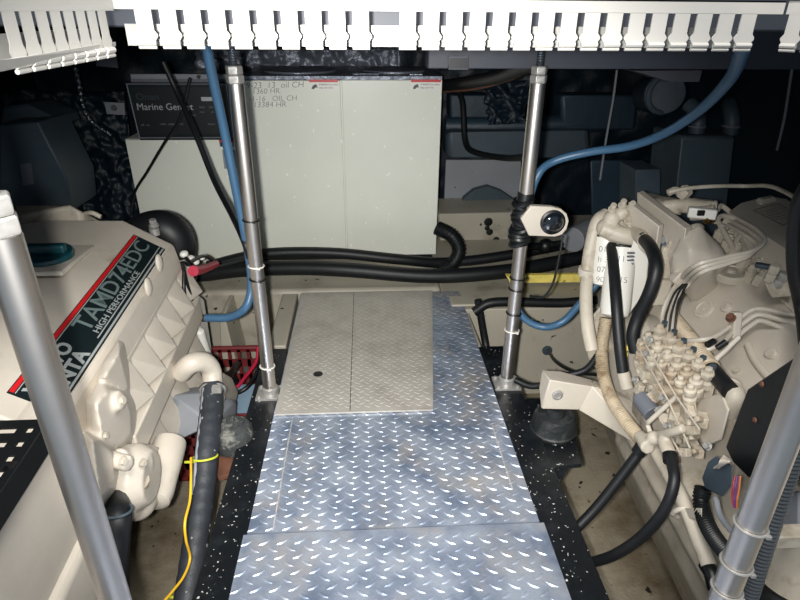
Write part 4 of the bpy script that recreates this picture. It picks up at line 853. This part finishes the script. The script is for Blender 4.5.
# crinkled plastic sheet hanging behind the far right post
def sheet(nm,pts4,nu,nv,amp,sc,m,label,cat,th=.004):
    b=B(); a,bq,c,d=[V(p) for p in pts4]; n=(bq-a).cross(d-a).normalized(); g=[]
    if n.y>0: n=-n
    for i in range(nu+1):
        row=[]
        for j in range(nv+1):
            p=a.lerp(bq,i/nu).lerp(d.lerp(c,i/nu),j/nv); row.append(p+n*abs(noise.fractal(p*sc,.7,2.1,4))*amp)
        g.append(row)
    F_=[[b.bm.verts.new(p) for p in r_] for r_ in g]; K_=[[b.bm.verts.new(p-n*th) for p in r_] for r_ in g]
    for i in range(nu):
        for j in range(nv): b.bm.faces.new([F_[i][j],F_[i+1][j],F_[i+1][j+1],F_[i][j+1]]); b.bm.faces.new([K_[i][j],K_[i][j+1],K_[i+1][j+1],K_[i+1][j]])
    for i in range(nu):
        for j in(0,nv): b.bm.faces.new([F_[i][j],F_[i+1][j],K_[i+1][j],K_[i][j]])
    for j in range(nv):
        for i in(0,nu): b.bm.faces.new([F_[i][j],F_[i][j+1],K_[i][j+1],K_[i][j]])
    return simple(nm,b,m,label,cat,ang=180)
sheet('plastic_sheet',(P(486,80,y=2.9),P(533,80,y=2.75),P(528,122,y=2.8),P(490,124,y=2.9)),26,24,.07,9,'film','crinkled black plastic sheet left of the far right post','plastic sheet')
sheet('plastic_sheet',(P(0,92,y=2.9),P(125,92,y=3.1),P(140,225,y=2.9),P(0,225,y=2.6)),60,50,.07,6,'film','crinkled black plastic sheet behind the left engine','plastic sheet')
sheet('foil_blanket',(P(196,48,y=3.385),P(400,48,y=3.385),P(400,70,y=3.385),P(196,70,y=3.385)),70,8,.06,14,'foil','crinkled grey foil blanket on the bulkhead above the generator','foil blanket')
b=B().tube([P(74,62,y=2.7),P(79,85,y=2.75),P(83,105,y=2.78),P(90,120,y=2.8),P(103,130,y=2.8),P(113,136,y=2.8)],.013,corr=.35,pitch=.03); simple('seam_cord',b,'tape','glittering silver seam cord curving down the dark film on the left','cord')
b=B().tube([P(600,70,y=2.6),P(598,95,y=2.6),P(596,120,y=2.6),P(594,140,y=2.62)],.006,corr=.3,pitch=.03); b2_=obj('seam_cord',B().tube([P(617,70,y=2.9),P(613,100,y=2.9),P(606,140,y=2.9),P(600,180,y=2.9)],.006),'palegrey'); b.bm.free(); tag(b2_,'thin pale cord hanging on the right bulkhead','cord')
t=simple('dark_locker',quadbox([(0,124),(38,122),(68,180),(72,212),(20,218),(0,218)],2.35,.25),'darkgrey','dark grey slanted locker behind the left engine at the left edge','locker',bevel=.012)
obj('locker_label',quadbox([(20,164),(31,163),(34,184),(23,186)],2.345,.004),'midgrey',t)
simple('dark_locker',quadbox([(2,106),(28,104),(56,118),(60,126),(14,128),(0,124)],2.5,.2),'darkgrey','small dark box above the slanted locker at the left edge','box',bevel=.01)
simple('wall_tag',quadbox([(97,53),(116,55),(118,68),(96,66)],3.0,.01),'midgrey','grey rectangular tag high on the dark film left','tag')
t=simple('wall_tag',quadbox([(104,102),(124,103),(125,115),(107,114)],3.0,.01),'palegrey','pale tag with a small dark knob beside the control panel','tag'); obj('tag_knob',B().lathe(P(114,108,y=2.999),(0,-1,0),[(.014,0),(.012,.01)]),'ink',t)
# right background: muffler, elbows, risers
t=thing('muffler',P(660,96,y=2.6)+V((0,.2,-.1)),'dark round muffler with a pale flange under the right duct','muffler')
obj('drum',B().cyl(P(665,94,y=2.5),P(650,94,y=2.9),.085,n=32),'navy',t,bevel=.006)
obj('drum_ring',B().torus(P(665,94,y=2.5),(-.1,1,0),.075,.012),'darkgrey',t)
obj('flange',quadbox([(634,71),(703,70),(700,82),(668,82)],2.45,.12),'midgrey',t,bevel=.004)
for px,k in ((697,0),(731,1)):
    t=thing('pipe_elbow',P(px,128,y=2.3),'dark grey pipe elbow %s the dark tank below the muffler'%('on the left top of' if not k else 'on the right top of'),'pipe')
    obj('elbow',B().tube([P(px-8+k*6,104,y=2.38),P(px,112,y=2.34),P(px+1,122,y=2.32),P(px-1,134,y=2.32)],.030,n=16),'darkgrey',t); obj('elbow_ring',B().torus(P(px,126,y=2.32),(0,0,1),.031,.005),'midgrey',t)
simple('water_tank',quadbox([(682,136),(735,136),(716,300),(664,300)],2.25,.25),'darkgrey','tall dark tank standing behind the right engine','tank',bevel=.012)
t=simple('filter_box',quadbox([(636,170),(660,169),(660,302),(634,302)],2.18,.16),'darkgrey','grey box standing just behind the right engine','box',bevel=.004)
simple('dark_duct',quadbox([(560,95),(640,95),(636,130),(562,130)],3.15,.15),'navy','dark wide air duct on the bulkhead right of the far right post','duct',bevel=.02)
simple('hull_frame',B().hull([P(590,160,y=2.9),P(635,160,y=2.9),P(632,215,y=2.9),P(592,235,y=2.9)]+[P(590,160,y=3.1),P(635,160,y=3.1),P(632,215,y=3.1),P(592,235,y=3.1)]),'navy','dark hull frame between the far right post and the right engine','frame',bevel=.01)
simple('round_battery_cover',B().cyl(P(572,240,y=2.5),P(572,240,y=2.5)+V((.12,.12,0)),.06,n=24),'palegrey','pale cylinder behind the oval lamp bracket','cylinder',bevel=.004)
simple('valve_body',B().ball(P(545,246,y=2.5),.035).tube([P(520,246,y=2.45),P(545,246,y=2.5),P(565,243,y=2.55)],.018),'black','black valve fitting under the oval lamp bracket','valve')
simple('hanging_cord',B().tube([P(794,55,y=1.7),P(789,90,y=1.7),P(784,120,y=1.7),P(777,150,y=1.72)],.004),'midgrey','thin cord hanging on the dark right side','cord')
# ================================================================ LIGHTS + CAMERA
def light(nm,kind,loc,power,col,**k):
    l=bpy.data.lights.new(nm,kind); l.energy=power; l.color=col
    for a,v in k.items(): setattr(l,a,v)
    o=bpy.data.objects.new(nm,l); o.location=loc; C.objects.link(o); return o
def aim(o,t): o.rotation_euler=(V(t)-V(o.location)).to_track_quat('-Z','Y').to_euler()
fl=light('phone_flash','SPOT',(-.045,-.01,1.10),165,(1.0,.985,.95),shadow_soft_size=.015,spot_size=math.radians(79),spot_blend=1.0); aim(fl,(.05,2.4,-.10))
wl_=light('fill_light','AREA',(-.1,-.1,2.2),58,(1,.975,.94),shape='RECTANGLE',size=1.1,size_y=.8); aim(wl_,(0,.9,0))  # added soft fill above the hatch, brightens the near area; no visible lamp there
w=bpy.data.worlds.new('w'); bpy.context.scene.world=w; w.use_nodes=True; w.node_tree.nodes['Background'].inputs[0].default_value=(.42,.52,.62,1); w.node_tree.nodes['Background'].inputs[1].default_value=.45
cd=bpy.data.cameras.new('camera'); cam=bpy.data.objects.new('camera',cd); C.objects.link(cam); bpy.context.scene.camera=cam
cd.sensor_fit='HORIZONTAL'; cd.sensor_width=36; cd.lens=36*F/800; cd.clip_start=.02
Rm=Matrix((RT,UP,-FW)).transposed().to_4x4(); cam.matrix_world=Matrix.Translation((0,0,H))@Rm
sc=bpy.context.scene; sc.view_settings.view_transform='Standard'; sc.view_settings.look='None'; sc.view_settings.exposure=.17; sc.view_settings.gamma=1
